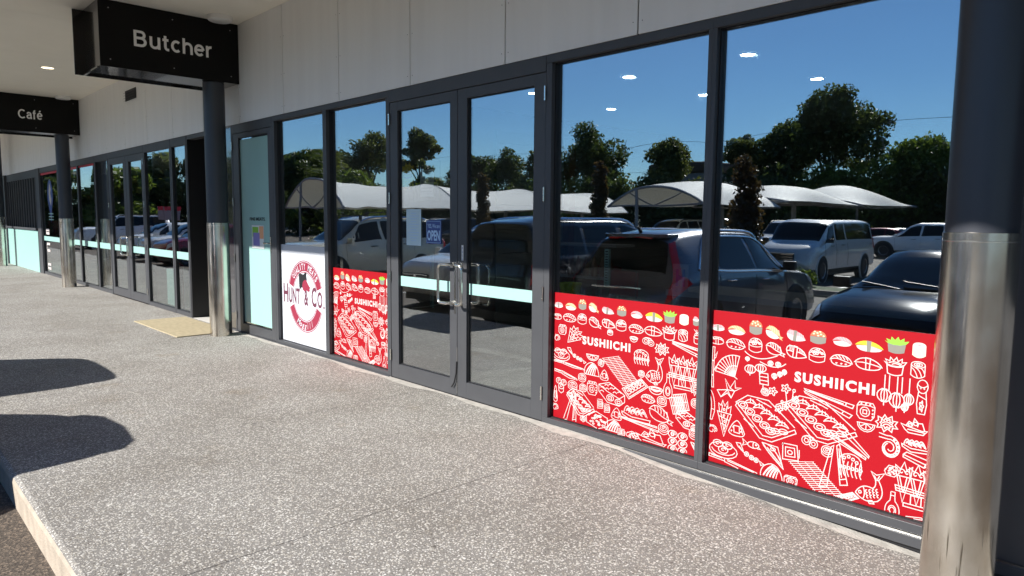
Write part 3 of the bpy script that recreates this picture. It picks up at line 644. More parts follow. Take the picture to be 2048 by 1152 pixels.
def hsign(name, label, x, word, y0, y1, z0, z1, off, ybox=(-1.51, .0), dep=.66):
    t = thing(name, label, 'sign', (x, 0, 3.085))
    m = MB(); m.box(-dep, -.012, ybox[0] + .006, -.003, 0.004, ZS - 3.085 - .001); m.build('sign_box', 'signblack', t, bevel=.004)
    m = MB(); m.box(-.012, 0, ybox[0], -.0035, -.0, ZS - 3.085 - .002); m.build('face_panel', 'signface', t, bevel=.001)
    m = stroke_word(word, y0, y1, z0 - 3.085, z1 - 3.085, .0015); m.build('lettering', 'lettergrey', t)
    for yy in (ybox[0] + .1, (ybox[0]) / 2, -.1):
        for zz in (.08, .62): m = MB(); m.cyl((0, yy, zz), (.003, yy, zz), .007, n=10); m.build('screw', 'galv', t)
    m = MB(); m.box(-dep - .012, -dep, ybox[0] - .1, -.004, -.02, ZS - 3.085 - .002); m.box(-dep, -.05, ybox[0] - .02, ybox[0] + .004, -.02, .0); m.build('rear_panel', 'signblack', t, bevel=.002)
    return t
hsign('hanging_sign', 'black box sign reading Butcher fixed under the awning', -8.68, 'Butcher', -1.171, -.315, 3.345, 3.52, .022)
hsign('hanging_sign', 'black box sign reading Café fixed under the awning at left', -16.6, 'Café', -1.035, -.636, 3.328, 3.505, .012)
for x, y, lb in [(-8.47, -.297, 'flat round white ceiling fitting in front of the butcher sign'), (-16.3, -.33, 'flat round white ceiling fitting in front of the cafe sign')]:
    t = thing('ceiling_fitting', lb, 'light', (x, y, ZS), group='round ceiling fittings')
    m = MB(); m.lathe([(.0, -.055), (.12, -.055), (.135, -.045), (.14, -.001)], 32); m.build('cover', 'white', t, smooth=True)
t = thing('soffit_downlight', 'lit yellow downlight recessed in the cream soffit near the cafe sign', 'light', (-13.316, -1.125, ZS))
m = MB(); m.lathe([(0, -.004), (.085, -.004)], 24); m.build('lamp', 'emitwarm', t)
m = MB(); m.lathe([(.086, -.002), (.09, -.01), (.105, -.001)], 24); m.build('trim_ring', 'white', t, smooth=True)
t = thing('wall_vent', 'small black louvred vent high on the pale wall', 'vent', (-13.08, -.004, 3.40))
m = MB(); m.box(-.30, .30, -.006, 0, 0, .17); m.build('backing', 'gasket', t)
for k in range(4):
    m = MB(); m.add([(-.3, -.008, .012 + k * .042), (.3, -.008, .012 + k * .042), (.3, -.03, .0 + k * .042), (-.3, -.03, .0 + k * .042), (-.3, -.008, .018 + k * .042), (.3, -.008, .018 + k * .042), (.3, -.03, .006 + k * .042), (-.3, -.03, .006 + k * .042)], [(0, 1, 2, 3), (4, 7, 6, 5), (0, 4, 5, 1), (3, 2, 6, 7), (0, 3, 7, 4), (1, 5, 6, 2)]); m.build('slat', 'frame', t)
# ------------------------------------------------------------------ line art for the window films
def ell(cx, cy, rx, ry, a0=0, a1=360, n=None):
    n = n or max(5, int(abs(a1 - a0) / 24)); return [(cx + rx * math.cos(rad(a0 + (a1 - a0) * i / n)), cy + ry * math.sin(rad(a0 + (a1 - a0) * i / n))) for i in range(n + 1)]
def poly(*p): return list(p) + [p[0]]
def spiral(cx, cy, r, n=1.6, sg=1):
    return [(cx + r * (1 - .85 * t / 18) * math.cos(sg * n * 2 * PI * t / 18), cy + r * (1 - .85 * t / 18) * math.sin(sg * n * 2 * PI * t / 18)) for t in range(19)]
def bez(p0, p1, p2, n=7): return [tuple((1 - t) ** 2 * a + 2 * t * (1 - t) * b + t * t * c for a, b, c in zip(p0, p1, p2)) for t in [i / n for i in range(n + 1)]]
def body_mound(): return [(-1, -.35)] + bez((-1, -.35), (-.75, .9), (.1, .75), 7)[1:] + bez((.1, .75), (.85, .55), (1, -.45), 6)[1:]
def I_nigiri():
    top = bez((-1, -.1), (-.7, .95), (.2, .7)) + bez((.2, .7), (.8, .5), (1, -.35))[1:]
    low = bez((1, -.35), (.3, -.1), (-.1, .1)) + bez((-.1, .1), (-.6, .3), (-1, -.1))[1:]
    rice = bez((-.9, -.15), (-.9, -.85), (-.1, -.9)) + bez((-.1, -.9), (.7, -.95), (.92, -.4))[1:]
    S = [top + low[1:], rice] + [bez((x, .78 - abs(x) * .35), (x + .12, .45), (x + .28, .12 - x * .28), 4) for x in (-.55, -.25, .05, .35)] + [ell(x, -.55, .07, .06, 0, 300) for x in (-.4, .05, .45)]
    return S, [('rice', rice + [(0, .1)]), ('top', top + low[1:])]
def I_nori():
    b = ell(0, -.25, .98, .55); t = bez((-.9, .0), (-.5, .8), (0, .55)) + bez((0, .55), (.5, .8), (.95, .1))[1:]
    band = poly((-.2, .6), (.15, .6), (.2, -.78), (-.15, -.78))
    return [b, t, band, bez((-.7, .6), (-.5, .2), (-.4, 0), 3), bez((.5, .6), (.6, .2), (.7, .1), 3)], [('rice', b), ('top', t + [(.9, -.1), (-.9, -.1)]), ('nori', band)]
def I_gunkan():
    cup = [(-.9, .15), (-.85, -.6)] + bez((-.85, -.6), (0, -1.15), (.85, -.6))[1:] + [(.9, .15)]
    e = ell(0, .15, .9, .3); top = bez((-.9, .2), (-.7, 1), (0, .95)) + bez((0, .95), (.8, .95), (.9, .2))[1:]
    S = [cup, e, top] + [ell(x, y, .15, .13, 0, 360, 6) for x, y in ((-.5, .45), (-.15, .6), (.25, .5), (.55, .35), (0, .25), (-.3, .2), (.1, .82))]
    return S, [('nori', cup), ('top', top)] + [('dot', ell(x, y, .13, .12, 0, 330, 6)) for x, y in ((-.5, .5), (-.1, .65), (.3, .5), (0, .3), (.6, .3), (.2, .85), (-.4, .8))]
def I_ebi():
    top = bez((-1, .3), (-.6, 1.1), (.1, .6)) + bez((.1, .6), (.6, .2), (.65, -.5))[1:]
    tail = poly((.6, -.4), (1, -.55), (.8, -.7), (.95, -.95), (.55, -.75))
    low = bez((.6, -.45), (.1, -.3), (-.3, .1)) + bez((-.3, .1), (-.7, .4), (-1, .3))[1:]
    rice = bez((-.95, .2), (-1, -.6), (-.2, -.8)) + bez((-.2, -.8), (.3, -.9), (.55, -.6))[1:]
    return [top + low[1:], tail, rice] + [bez((x, .85 - (x + .6) * .55), (x + .15, .5), (x + .1, .22 - (x + .6) * .5), 3) for x in (-.6, -.35, -.1, .15, .4)], [('rice', rice + [(-.1, .1)]), ('top', top + low[1:]), ('top', tail)]
def I_tai():
    a = bez((-1, .3), (-.9, 1.1), (-.1, .7)) + bez((-.1, .7), (.7, .6), (1, -.5))[1:]; lo = bez((1, -.5), (.2, -.9), (-.5, -.7)) + bez((-.5, -.7), (-1, -.4), (-1, .3))[1:]
    band = poly((-.25, .85), (.1, .75), (.0, -.8), (-.35, -.75))
    return [a + lo[1:], band, bez((-.95, .1), (-.6, .2), (-.3, 0), 3), bez((.05, .1), (.5, 0), (.95, -.35), 4)] + [bez((x, .6 - x * .5), (x + .1, .3 - x * .3), (x + .05, .05 - x * .2), 3) for x in (-.7, -.5, .3, .5, .7)], [('rice', a + lo[1:]), ('top', a + [(.4, -.05), (-.6, .1)]), ('nori', band)]
def I_tamago():
    a = bez((-1, .0), (-.6, 1), (.1, .75)) + bez((.1, .75), (.7, .5), (1, -.35))[1:] + bez((1, -.35), (.3, -.0), (-.4, .1))[1:] + [(-1, 0)]
    rice = bez((-.9, -.1), (-.85, -.95), (0, -.95)) + bez((0, -.95), (.8, -.9), (.9, -.4))[1:]
    band = poly((-.2, .85), (.15, .8), (.1, -.95), (-.15, -.95))
    return [a, rice, band], [('rice', rice + [(0, .1)]), ('top', a), ('nori', band)]
def I_wakame():
    cup = [(-.75, .2), (-.65, -.75)] + bez((-.65, -.75), (0, -1.1), (.65, -.75))[1:] + [(.75, .2)]
    top = [(-1, .45), (-.7, .3), (-.9, .7), (-.5, .55), (-.45, .95), (-.15, .6), (.1, 1), (.25, .6), (.6, .9), (.6, .5), (1, .6), (.8, .25), (.3, .05), (-.3, .05), (-.75, .2), (-1, .45)]
    return [cup, top, bez((-.6, .35), (0, .7), (.6, .3), 4), bez((-.3, .2), (0, .5), (.5, .2), 4), ell(0, .2, .75, .22, 180, 360)], [('nori', cup), ('top', top)]
def I_roll():
    e = ell(0, .6, .85, .35); b_ = [(-.85, .6), (-.85, -.6)] + bez((-.85, -.6), (0, -1.2), (.85, -.6))[1:] + [(.85, .6)]
    return [e, ell(0, .6, .5, .2), ell(0, .6, .2, .1), b_, bez((-.8, .2), (-.3, 0), (0, -.9), 4), bez((-.3, .25), (.3, 0), (.5, -.8), 4), bez((.3, .28), (.7, .1), (.8, -.3), 3)], [('top', b_), ('rice', e), ('dot', ell(0, .6, .3, .14))]
def I_shrimpcup():
    cup = [(-.7, 0), (-.6, -.8)] + bez((-.6, -.8), (0, -1.1), (.6, -.8))[1:] + [(.7, 0)]
    sh = bez((-.5, .1), (-.6, .6), (0, .5)) + bez((0, .5), (.5, .4), (.5, .05))[1:]
    return [cup, ell(0, 0, .7, .22), sh, [(0, .5), (-.7, 1)], [(0, .5), (-.1, .98)], [(.05, .5), (.6, .9)], bez((-.3, .1), (-.2, .4), (0, .45), 3)], [('nori', cup), ('rice', ell(0, 0, .7, .25)), ('top', sh)]
def I_maki(): return [ell(0, .25, .95, .7), ell(0, .25, .62, .42), spiral(0, .25, .35, 1.2), [(-.95, .25), (-.9, -.45)] + bez((-.9, -.45), (0, -1.25), (.9, -.45))[1:] + [(.95, .25)]], []
def I_makibox():
    e = poly((-.7, .9), (.7, .9), (.95, .5), (.9, -.5), (.6, -.9), (-.6, -.9), (-.95, -.5), (-.95, .5)); return [e, ell(-.1, -.1, .5, .5), poly((-.3, .1), (.1, .1), (.1, -.3), (-.3, -.3)), [(-.95, .45), (-.5, .6), (.5, .6), (.95, .45)]] + [ell(x, .75, .08, .06, 0, 300, 4) for x in (-.5, 0, .45)] + [ell(.75, y, .07, .06, 0, 300, 4) for y in (.2, -.2, -.5)], []
def I_makisq(): 
    e = poly(*ell(0, 0, .95, .95, 10, 350, 18)); return [poly((-.8, .85), (.7, .9), (.9, -.7), (-.75, -.9)), poly((-.5, .5), (.45, .55), (.55, -.4), (-.45, -.5)), ell(0, 0, .25, .22), poly((-.9, .6), (-.7, .95)), [(.95, .5), (.98, -.4)]], []
def I_bamboo(): return [poly((-.35, .95), (.2, .95), (.1, .3), (-.4, .3)), poly((-.4, .27), (.1, .27), (.05, -.4), (-.4, -.4)), poly((-.4, -.43), (.05, -.43), (.2, -1), (-.3, -1)), [(.15, .5), (.95, .75), (.5, .45), (.15, .4)], [(.1, -.2), (.7, .05)], [(-.4, -.1), (-.95, .1)]], []
def I_fan():
    c = (.55, -.85); S = []
    pts = [(c[0] + 1.75 * math.cos(t), c[1] + 1.75 * math.sin(t)) for t in [rad(78 + 95 * i / 9) for i in range(10)]]
    S.append([c] + pts + [c]); 
    for p in pts[1:-1]: S.append([c, p])
    S.append([(c[0] + .9 * math.cos(t), c[1] + .9 * math.sin(t)) for t in [rad(78 + 95 * i / 9) for i in range(10)]]); S.append([c, (.8, -1)])
    return S, []
def lan(cx, cy, rx, ry):
    return [ell(cx, cy, rx, ry), ell(cx, cy, rx * .45, ry), [(cx, cy + ry), (cx, cy - ry)], [(cx - rx * .4, cy + ry), (cx + rx * .4, cy + ry)], [(cx - rx * .4, cy - ry), (cx + rx * .4, cy - ry)], [(cx, cy - ry), (cx, cy - ry * 1.6)]]
def I_lanterns():
    S = [bez((-.95, .95), (-.4, .35), (.6, .95), 10), bez((-.2, .5), (.6, .1), (1, .6), 8)]
    for a in ((-.65, 0, .26, .22), (-.15, .15, .26, .2), (.3, .5, .12, .12), (.65, .5, .12, .12), (.5, -.15, .12, .13), (.75, .0, .11, .12), (.95, .15, .1, .12), (-.8, .55, .1, .1)): S += lan(*a)
    S += [poly((-.2, -.1), (.2, -.1), (.25, -.7), (-.15, -.7)), [(-.2, -.3), (.22, -.3)], [(-.18, -.5), (.24, -.5)], [(0, -.7), (0, -1)]]
    return S, []
def I_lantern3():
    S = []
    for a in ((-.6, -.1, .4, .34), (.1, -.25, .42, .38), (.75, -.1, .26, .28), (.55, -.55, .18, .18)): S += lan(*a)
    S += [[(x, 1), (x, y)] for x, y in ((-.6, .2), (-.35, .2), (.1, .15), (.35, .15), (.75, .2))]; return S, []
def I_crane(): return [poly((-.9, -.3), (-.1, -.1), (-.3, .9), (.1, .1), (.45, .9), (.5, .2), (.95, .3), (.45, -.1), (.2, -.8), (-.1, -.4), (-.6, -.9)), [(-.1, -.1), (.2, -.8)], [(.1, .1), (.45, -.1)], [(-.1, -.1), (.45, -.1)], [(-.6, -.9), (-.1, -.1)]], []
def I_knife(): return [poly((-1, .75), (-.35, .55), (-.35, .15), (-1, .35)), poly((-.35, .6), (.9, -.3), (1, -.55), (.3, -.5), (-.35, .05)), [(-.25, .3), (.8, -.35)], [(-.9, .6), (-.45, .48)]], []
def I_knifev(): return [bez((-.9, .9), (.9, .6), (.8, -.5)) + [(.3, -1), (-.1, -1), (.1, -.3)] + bez((.1, -.3), (.1, .4), (-.9, .7))[1:], [(.8, -.4), (.1, -.35)]], []
def I_cone():
    return [poly((-.75, .35), (.8, .3), (.05, -1)), [(-.5, .3), (-.65, .8), (-.35, .7), (-.2, 1), (.05, .7), (.35, .98), (.4, .6), (.75, .75), (.65, .3)], [(-.3, .3), (-.2, .75)], [(.2, .3), (.3, .75)], [(-.35, .25), (.1, -.75)], [(.45, .25), (.1, -.6)], [(-.55, .1), (.55, -.05)], [(-.3, -.3), (.35, -.4)]] + [ell(x, y, .1, .07, 0, 320, 5) for x, y in ((0, .15), (.1, -.15), (0, .5))], []
def I_onigiri(): 
    o_ = bez((-.95, -.5), (-.5, .7), (0, .95)) + bez((0, .95), (.4, .9), (.95, -.45))[1:] + bez((.95, -.45), (.9, -.9), (.3, -.9))[1:] + bez((.3, -.9), (-.8, -1), (-.95, -.5))[1:]
    return [o_, poly((-.35, .3), (.3, .3), (.35, -.55), (-.3, -.5)), [(.45, .55), (.75, -.6)]] + [ell(x, y, .07, .07, 0, 300, 4) for x, y in ((-.6, -.4), (.55, -.3), (-.4, .1), (.5, .1))], []
def I_shrimp(): return [spiral(0, 0, .9, 1.1), ell(0, 0, .55, .55, -40, 200), [(.3, .8), (.1, .5)], [(.8, .4), (.5, .2)], [(-.4, .8), (-.2, .5)], [(.9, -.1), (.5, -.1)]], []
def I_platter():
    S = [poly((-1, .35), (-.15, -.95), (.25, -1), (1, -.35), (.95, -.2), (.25, -.8), (-.05, -.8), (-.95, .5)), [(-1, .5), (-.6, .95), (.1, .9), (.95, -.1)]]
    for cx, cy in ((-.75, .45), (-.5, .2), (-.25, -.05), (0, -.3), (.2, -.5)): S += [ell(cx, cy, .16, .16), ell(cx, cy, .08, .08)]
    for cx, cy in ((-.5, .65), (-.2, .5), (.05, .3), (.3, .1), (.55, -.1)): S += [bez((cx - .2, cy - .1), (cx, cy + .35), (cx + .22, cy - .1)), bez((cx - .2, cy - .1), (cx, cy + .05), (cx + .22, cy - .1)), [(cx, cy), (cx, cy + .2)], [(cx + .1, cy), (cx + .08, cy + .15)]]
    for cx, cy in ((.35, -.45), (.6, -.4)): S += [ell(cx, cy, .14, .12), [(cx - .1, cy), (cx + .1, cy)]]
    S += [[(-.7, -.2), (-.35, -.5)], [(-.3, .85), (0, .7)], [(-.05, .75), (.2, .6)]]
    return S, []
def flower(cx, cy, r): return [[(cx + r * (1 + .35 * math.cos(5 * t)) * .8 * math.cos(t), cy + r * (1 + .35 * math.cos(5 * t)) * .8 * math.sin(t)) for t in [2 * PI * i / 25 for i in range(26)]], ell(cx, cy, r * .2, r * .2, 0, 360, 6)]
def I_sakura():
    S = [bez((-.5, -.6), (.3, -.2), (.95, .2), 6), [(.2, -.2), (.1, .5)], [(.55, 0), (.6, .5)]]
    for a in ((.1, .65, .3), (-.75, .3, .28), (-.3, -.85, .26), (.75, .05, .2), (.1, -.6, .22)): S += flower(*a)
    S += [ell(.65, .6, .08, .1), ell(-.1, -.3, .07, .08)]; return S, []
def I_chops(): return [poly((-1, .95), (-.95, .8), (.95, -.05), (1, .25)), poly((-1, .7), (-.95, .55), (.85, -.95), (.95, -.65)), [(.7, .35), (.68, .05)], [(.62, -.4), (.55, -.7)], [(-.8, .82), (.6, .2)]], []
def I_slice(): return [ell(0, .5, 1, 1.35, 180, 360) + [(-1, .5)], ell(0, .5, .8, 1.05, 180, 360), [(0, .5), (0, -.5)], [(0, .5), (-.6, -.1)], [(0, .5), (.6, -.1)]], []
def I_shiso():
    p = [(-1, .0), (-.75, .25), (-.8, .65), (-.4, .5), (-.2, .95), (.05, .55), (.45, .9), (.5, .4), (.95, .4), (.75, 0), (1, -.35), (.55, -.4), (.5, -.85), (.1, -.55), (-.2, -.95), (-.4, -.5), (-.85, -.6), (-.75, -.2), (-1, 0)]
    return [p, [(x * .6, y * .6) for x, y in p], bez((-.4, 0), (0, .4), (.4, 0), 4), bez((-.3, -.2), (0, .1), (.35, -.2), 4)], []
def I_boat(): return [poly((-1, .1), (-.7, -.5), (-.4, -.85), (.7, -.85), (1, -.3), (.6, -.4), (-.5, -.1)), [(-.6, .0), (-.4, .5), (-.1, .3), (0, .95), (.3, .45), (.6, .5), (.8, -.3)], [(-.5, -.45), (.8, -.55)], [(-.2, .3), (-.1, 0)], [(.3, .4), (.25, 0)], ell(.1, .35, .16, .2), ell(-.3, .1, .15, .15)], []
def I_kokeshi(): return [ell(0, .6, .75, .38), [(-.5, .35), (-.7, -.4), (-.5, -.95), (.5, -.95), (.7, -.4), (.5, .35)], bez((-.7, .7), (0, .4), (.7, .7), 5), [(-.6, .1), (.6, -.1)]] + flower(0, -.5, .3) + [ell(-.25, .5, .05, .03, 0, 360, 5), ell(.25, .5, .05, .03, 0, 360, 5)], []
def I_bottle(): return [[(-.25, .98), (-.25, .6), (-.3, .3)] + bez((-.3, .3), (-1, -.1), (-.8, -.75))[1:] + bez((-.8, -.75), (0, -1.2), (.8, -.75))[1:] + bez((.8, -.75), (1, -.1), (.3, .3))[1:] + [(.25, .6), (.25, .98), (-.25, .98)], ell(0, -.4, .45, .35), [(-.28, .7), (.28, .7)], ell(0, -.4, .3, .22)], []
def I_rollplate():
    S = [ell(0, -.2, 1, .75), ell(0, -.05, .85, .6, 190, 350)]
    for c in ((-.4, .35), (.3, .35), (0, -.15)): S += [ell(c[0], c[1], .34, .34), spiral(c[0], c[1], .2, 1)]
    return S, []
def I_shrimptail(): return [poly((-1, .9), (-.85, .5), (-.4, -.1), (-.55, .4), (-.7, .95)), [(-.8, .6), (-.5, .1)]] + [ell(c, d, .15, .25, 0, 360, 9) for c, d in ((-.25, -.1), (.1, -.35), (.42, -.5))] + [ell(c, d, .06, .1, 0, 360, 5) for c, d in ((-.25, -.1), (.1, -.35), (.42, -.5))] + [poly((.65, -.5), (.95, -.75), (.75, -.95))], []
def I_candyfish(): return [ell(.15, 0, .6, .55), poly((-.4, 0), (-1, .7), (-.85, 0), (-1, -.5)), ell(.45, .1, .08, .1, 0, 360, 5), bez((.2, .5), (.05, 0), (.2, -.5), 4), [(.7, -.2), (.95, -.5), (.6, -.5)]], []
def I_trislice(): return [poly((-.95, .8), (.4, .7), (.95, -.95)), bez((-.95, .8), (.2, .9), (.95, -.95), 5), [(-.5, .5), (.7, -.6)], [(-.2, .7), (.75, -.3)], ell(0, .45, .2, .12), bez((-.95, .8), (-.6, .2), (.95, -.95), 6)], []
def I_omelette(): return [bez((-1, -.6), (-1, .6), (-.1, .9)) + bez((-.1, .9), (.8, .9), (1, -.8))[1:] + [(-.9, -.8), (-1, -.6)]] + [bez((-.8 + k * .3, -.75), (-.5 + k * .25, .3), (.1 + k * .15, .8 - k * .1), 5) for k in range(5)] + [bez((-.75 + k * .3, -.75), (-.42 + k * .25, .25), (.15 + k * .15, .75 - k * .1), 5) for k in range(4)], []
def I_mat():
    A, B_, C_, D_ = (-1, .62), (-.08, 1), (1, -.55), (.12, -1)
    L = lambda p, q, t: (p[0] + (q[0] - p[0]) * t, p[1] + (q[1] - p[1]) * t)
    S = [[L(A, D_, t), L(B_, C_, t)] for t in [i / 17 for i in range(18)]]
    S += [[L(A, B_, s), L(D_, C_, s)] for s in (.06, .36, .66, .95)]; return S, []
def I_pair(): return [ell(-.4, .1, .55, .6), ell(.45, -.2, .5, .55), ell(-.4, .1, .25, .28), ell(.45, -.2, .22, .26), bez((-.9, .4), (-.4, 1.1), (.5, .6), 5), bez((-.2, .6), (.4, .8), (.9, .1), 4), [(-.6, .6), (-.5, .3)], [(0, .6), (0, .2)]], []
def I_octopus():
    S = [ell(0, .2, .9, .7, 20, 200)]
    for k in range(6):
        x = -.8 + k * .32; S.append(bez((x, .25), (x - .2, -.5), (x + .1, -.95), 5)); S.append(ell(x + .05, -.25, .1, .13, 0, 360, 6))
    S += [bez((.8, .4), (1, -.2), (.8, -.7), 5)] + [ell(x, y, .12, .12, 0, 360, 6) for x, y in ((-.5, .5), (-.15, .65), (.2, .5), (.5, .3))]; return S, []
def I_tentacle():
    sp = [((.95 - .8 * t / 26) * math.cos(rad(110) - 3.4 * PI * t / 26), (.95 - .8 * t / 26) * math.sin(rad(110) - 3.4 * PI * t / 26)) for t in range(27)]
    return [sp, [(x * .72, y * .72) for x, y in sp[:16]]] + [ell(sp[i][0] * .86, sp[i][1] * .86, .07, .07, 0, 360, 5) for i in range(2, 13)] + [[(-.3, .9), (-.9, 1)], [(-.2, .65), (-.9, .7)]], []
def I_gyoza():
    S = [poly((-1, -.2), (-.3, -.55), (1, -.5), (.95, -.8), (-.3, -.95), (-.95, -.5)), [(-1, -.2), (-1, -.4)]]
    for c in (-.6, -.25, .1, .45): S += [bez((c - .25, -.2), (c - .05, 1.1), (c + .35, -.3), 6), bez((c - .1, -.1), (c + .05, .5), (c + .25, -.25), 4), ell(c + .05, .1, .08, .12, 0, 360, 5)]
    return S, []
def I_slab(): return [poly((-1, .5), (-.75, .95), (.95, .3), (1, -.3), (.6, -.9), (-1, .1)), [(-1, .5), (.7, -.35), (.95, .3)], [(.7, -.35), (.6, -.9)]], []
def I_conetray():
    S = [poly((-1, -.15), (.95, -.25), (.98, -.45), (-.95, -.38)), poly((-.3, -.45), (.15, -.45), (.15, -.85), (-.3, -.85)), poly((-.6, -.85), (.5, -.85), (.6, -1), (-.6, -1)), [(-.98, -.27), (.96, -.34)]]
    for c in (-.65, -.05, .55):
        S += [poly((c - .3, .3), (c + .28, .3), (c, -.85)), [(c - .32, .3), (c - .38, .75), (c - .15, .6), (c, .95), (c + .12, .6), (c + .36, .8), (c + .3, .3)], spiral(c - .1, .5, .14, 1), spiral(c + .14, .48, .12, 1), [(c - .18, .28), (c, -.4)], [(c + .14, .28), (c + .03, -.4)]]
    return S, []
def I_fish():
    up_ = bez((-.95, -.55), (-.6, .15), (.15, -.05)) + bez((.15, -.05), (.4, .1), (.3, .5))[1:]; dn = bez((-.95, -.55), (-.3, -1.1), (.5, -.75)) + bez((.5, -.75), (1.05, -.3), (.5, .5))[1:]
    S = [up_, dn, poly((.3, .5), (.0, .95), (.35, .8), (.85, 1), (.5, .5)), ell(-.65, -.45, .09, .09, 0, 360, 7), bez((-.45, -.1), (-.25, -.5), (-.45, -.85), 5), bez((-.95, -.55), (-.8, -.6), (-.75, -.7), 3)]
    for i in range(4):
        for j in range(3): S.append(ell(-.2 + i * .22 + j * .05, -.3 - j * .16 + i * .06, .1, .09, 90, 270, 4))
    S += [poly((-.1, -.85), (.0, -1), (.3, -.95), (.15, -.78)), [(.2, .75), (.35, .55)], [(.55, .8), (.42, .55)]]; return S, []
def I_rolltray():
    S = [poly((-1, -.2), (.45, .95), (1, .4), (-.45, -.95)), poly((-.85, -.2), (.42, .8), (.85, .4), (-.4, -.78))]
    for k in range(5): c = (-.5 + k * .24, -.3 + k * .22); S += [ell(c[0], c[1], .22, .25), spiral(c[0], c[1], .13, 1)]
    return S, []
def I_cup(): return [ell(0, .4, 1, .45), bez((-1, .4), (-.8, -.9), (0, -.9)) + bez((0, -.9), (.8, -.9), (1, .4))[1:], ell(0, .4, .7, .25), bez((-.5, .0), (0, -.5), (.5, 0), 4)], []
def I_maki3(): 
    S = []
    for c in ((-.45, .6), (.45, .5), (0, -.05)): S += [ell(c[0], c[1], .45, .36), spiral(c[0], c[1], .25, 1)]
    S += [[(-.45, .05), (-.4, -.7), (0, -.95), (.4, -.7), (.45, .05)]]; return S, []
def I_maki6():
    S = []
    for a in (-.48, .48):
        for b_ in (.62, 0, -.62): S += [ell(a, b_, .44, .31), spiral(a, b_ - .02, .27, 1.2), ell(a, b_, .14, .1, 0, 360, 6)]
    return S, []
def I_bento():
    S = [poly((-1, .6), (-.2, .95), (1, .1), (1, -.5), (.6, -.95), (-.3, -.85), (-1, .0)), [(-1, .6), (-.3, .1), (.6, -.3), (1, .1)]]
    for c in ((-.1, -.4), (.55, -.62)): S += [ell(c[0], c[1], .27, .27), poly((c[0] - .12, c[1] + .1), (c[0] + .1, c[1] + .1), (c[0] + .12, c[1] - .12), (c[0] - .1, c[1] - .12))]
    for c in ((-.7, .35), (-.4, .6), (-.1, .7), (-.35, .3), (0, .4), (.3, .45), (.25, .1), (.6, .2), (-.75, 0)): S.append(bez((c[0] - .15, c[1]), (c[0], c[1] + .25), (c[0] + .15, c[1]), 3))
    return S, []
def I_sheets():
    S = []
    for ox, oy in ((-.15, -.12), (.2, .2)):
        A, B_, C_, D_ = (-.75 + ox, .45 + oy), (.35 + ox, .75 + oy), (.7 + ox, -.55 + oy), (-.35 + ox, -.85 + oy)
        L = lambda p, q, t: (p[0] + (q[0] - p[0]) * t, p[1] + (q[1] - p[1]) * t)
        S.append([A, B_, C_, D_, A])
        for k in range(1, 7): S.append([L(A, B_, k / 7), L(D_, C_, k / 7)])
        S.append([L(A, D_, .5), L(B_, C_, .5)])
    return S, []
def I_rice():
    S = [poly((-1, .2), (-.1, .95), (.95, .5), (1, -.4), (.1, -.95), (-.95, -.5))]
    rr = random.Random(3)
    for k in range(26): S.append(ell(rr.uniform(-.75, .75), rr.uniform(-.55, .6), .1, .08, 0, 300, 5))
    return S, []
def I_nori2(): return [poly((-1, .3), (.6, .9), (1, -.2), (-.6, -.9)), [(-.7, .1), (.8, .5)], [(-.6, -.3), (.85, .1)]], []
TOPCOL = {1: 'pink', 2: 'salmon', 3: 'orange', 4: 'salmon', 5: 'pink', 6: 'orange', 7: 'pink', 8: 'yellow', 9: 'green', 10: 'cream', 11: 'pink'}
PAL = ['vwhite', 'nori', 'salmon', 'orange', 'pink', 'yellow', 'green', 'cream']
PI_ = {n: i for i, n in enumerate(PAL)}
def clip_runs(pts, x0, x1, z0, z1):
    out = []; cur = []
    # densify so cut ends sit close to the edge
    D = [pts[0]]
    for p in pts[1:]:
        q = D[-1]; L = math.hypot(p[0] - q[0], p[1] - q[1])
        inside = x0 < p[0] < x1 and z0 < p[1] < z1 and x0 < q[0] < x1 and z0 < q[1] < z1
        if L > .012 and not inside:
            k = int(L / .008) + 1; D += [(q[0] + (p[0] - q[0]) * i / k, q[1] + (p[1] - q[1]) * i / k) for i in range(1, k)]
        D.append(p)
    for p in D:
        if x0 <= p[0] <= x1 and z0 <= p[1] <= z1: cur.append(p)
        else:
            if len(cur) > 1: out.append(cur)
            cur = []
    if len(cur) > 1: out.append(cur)
    return out
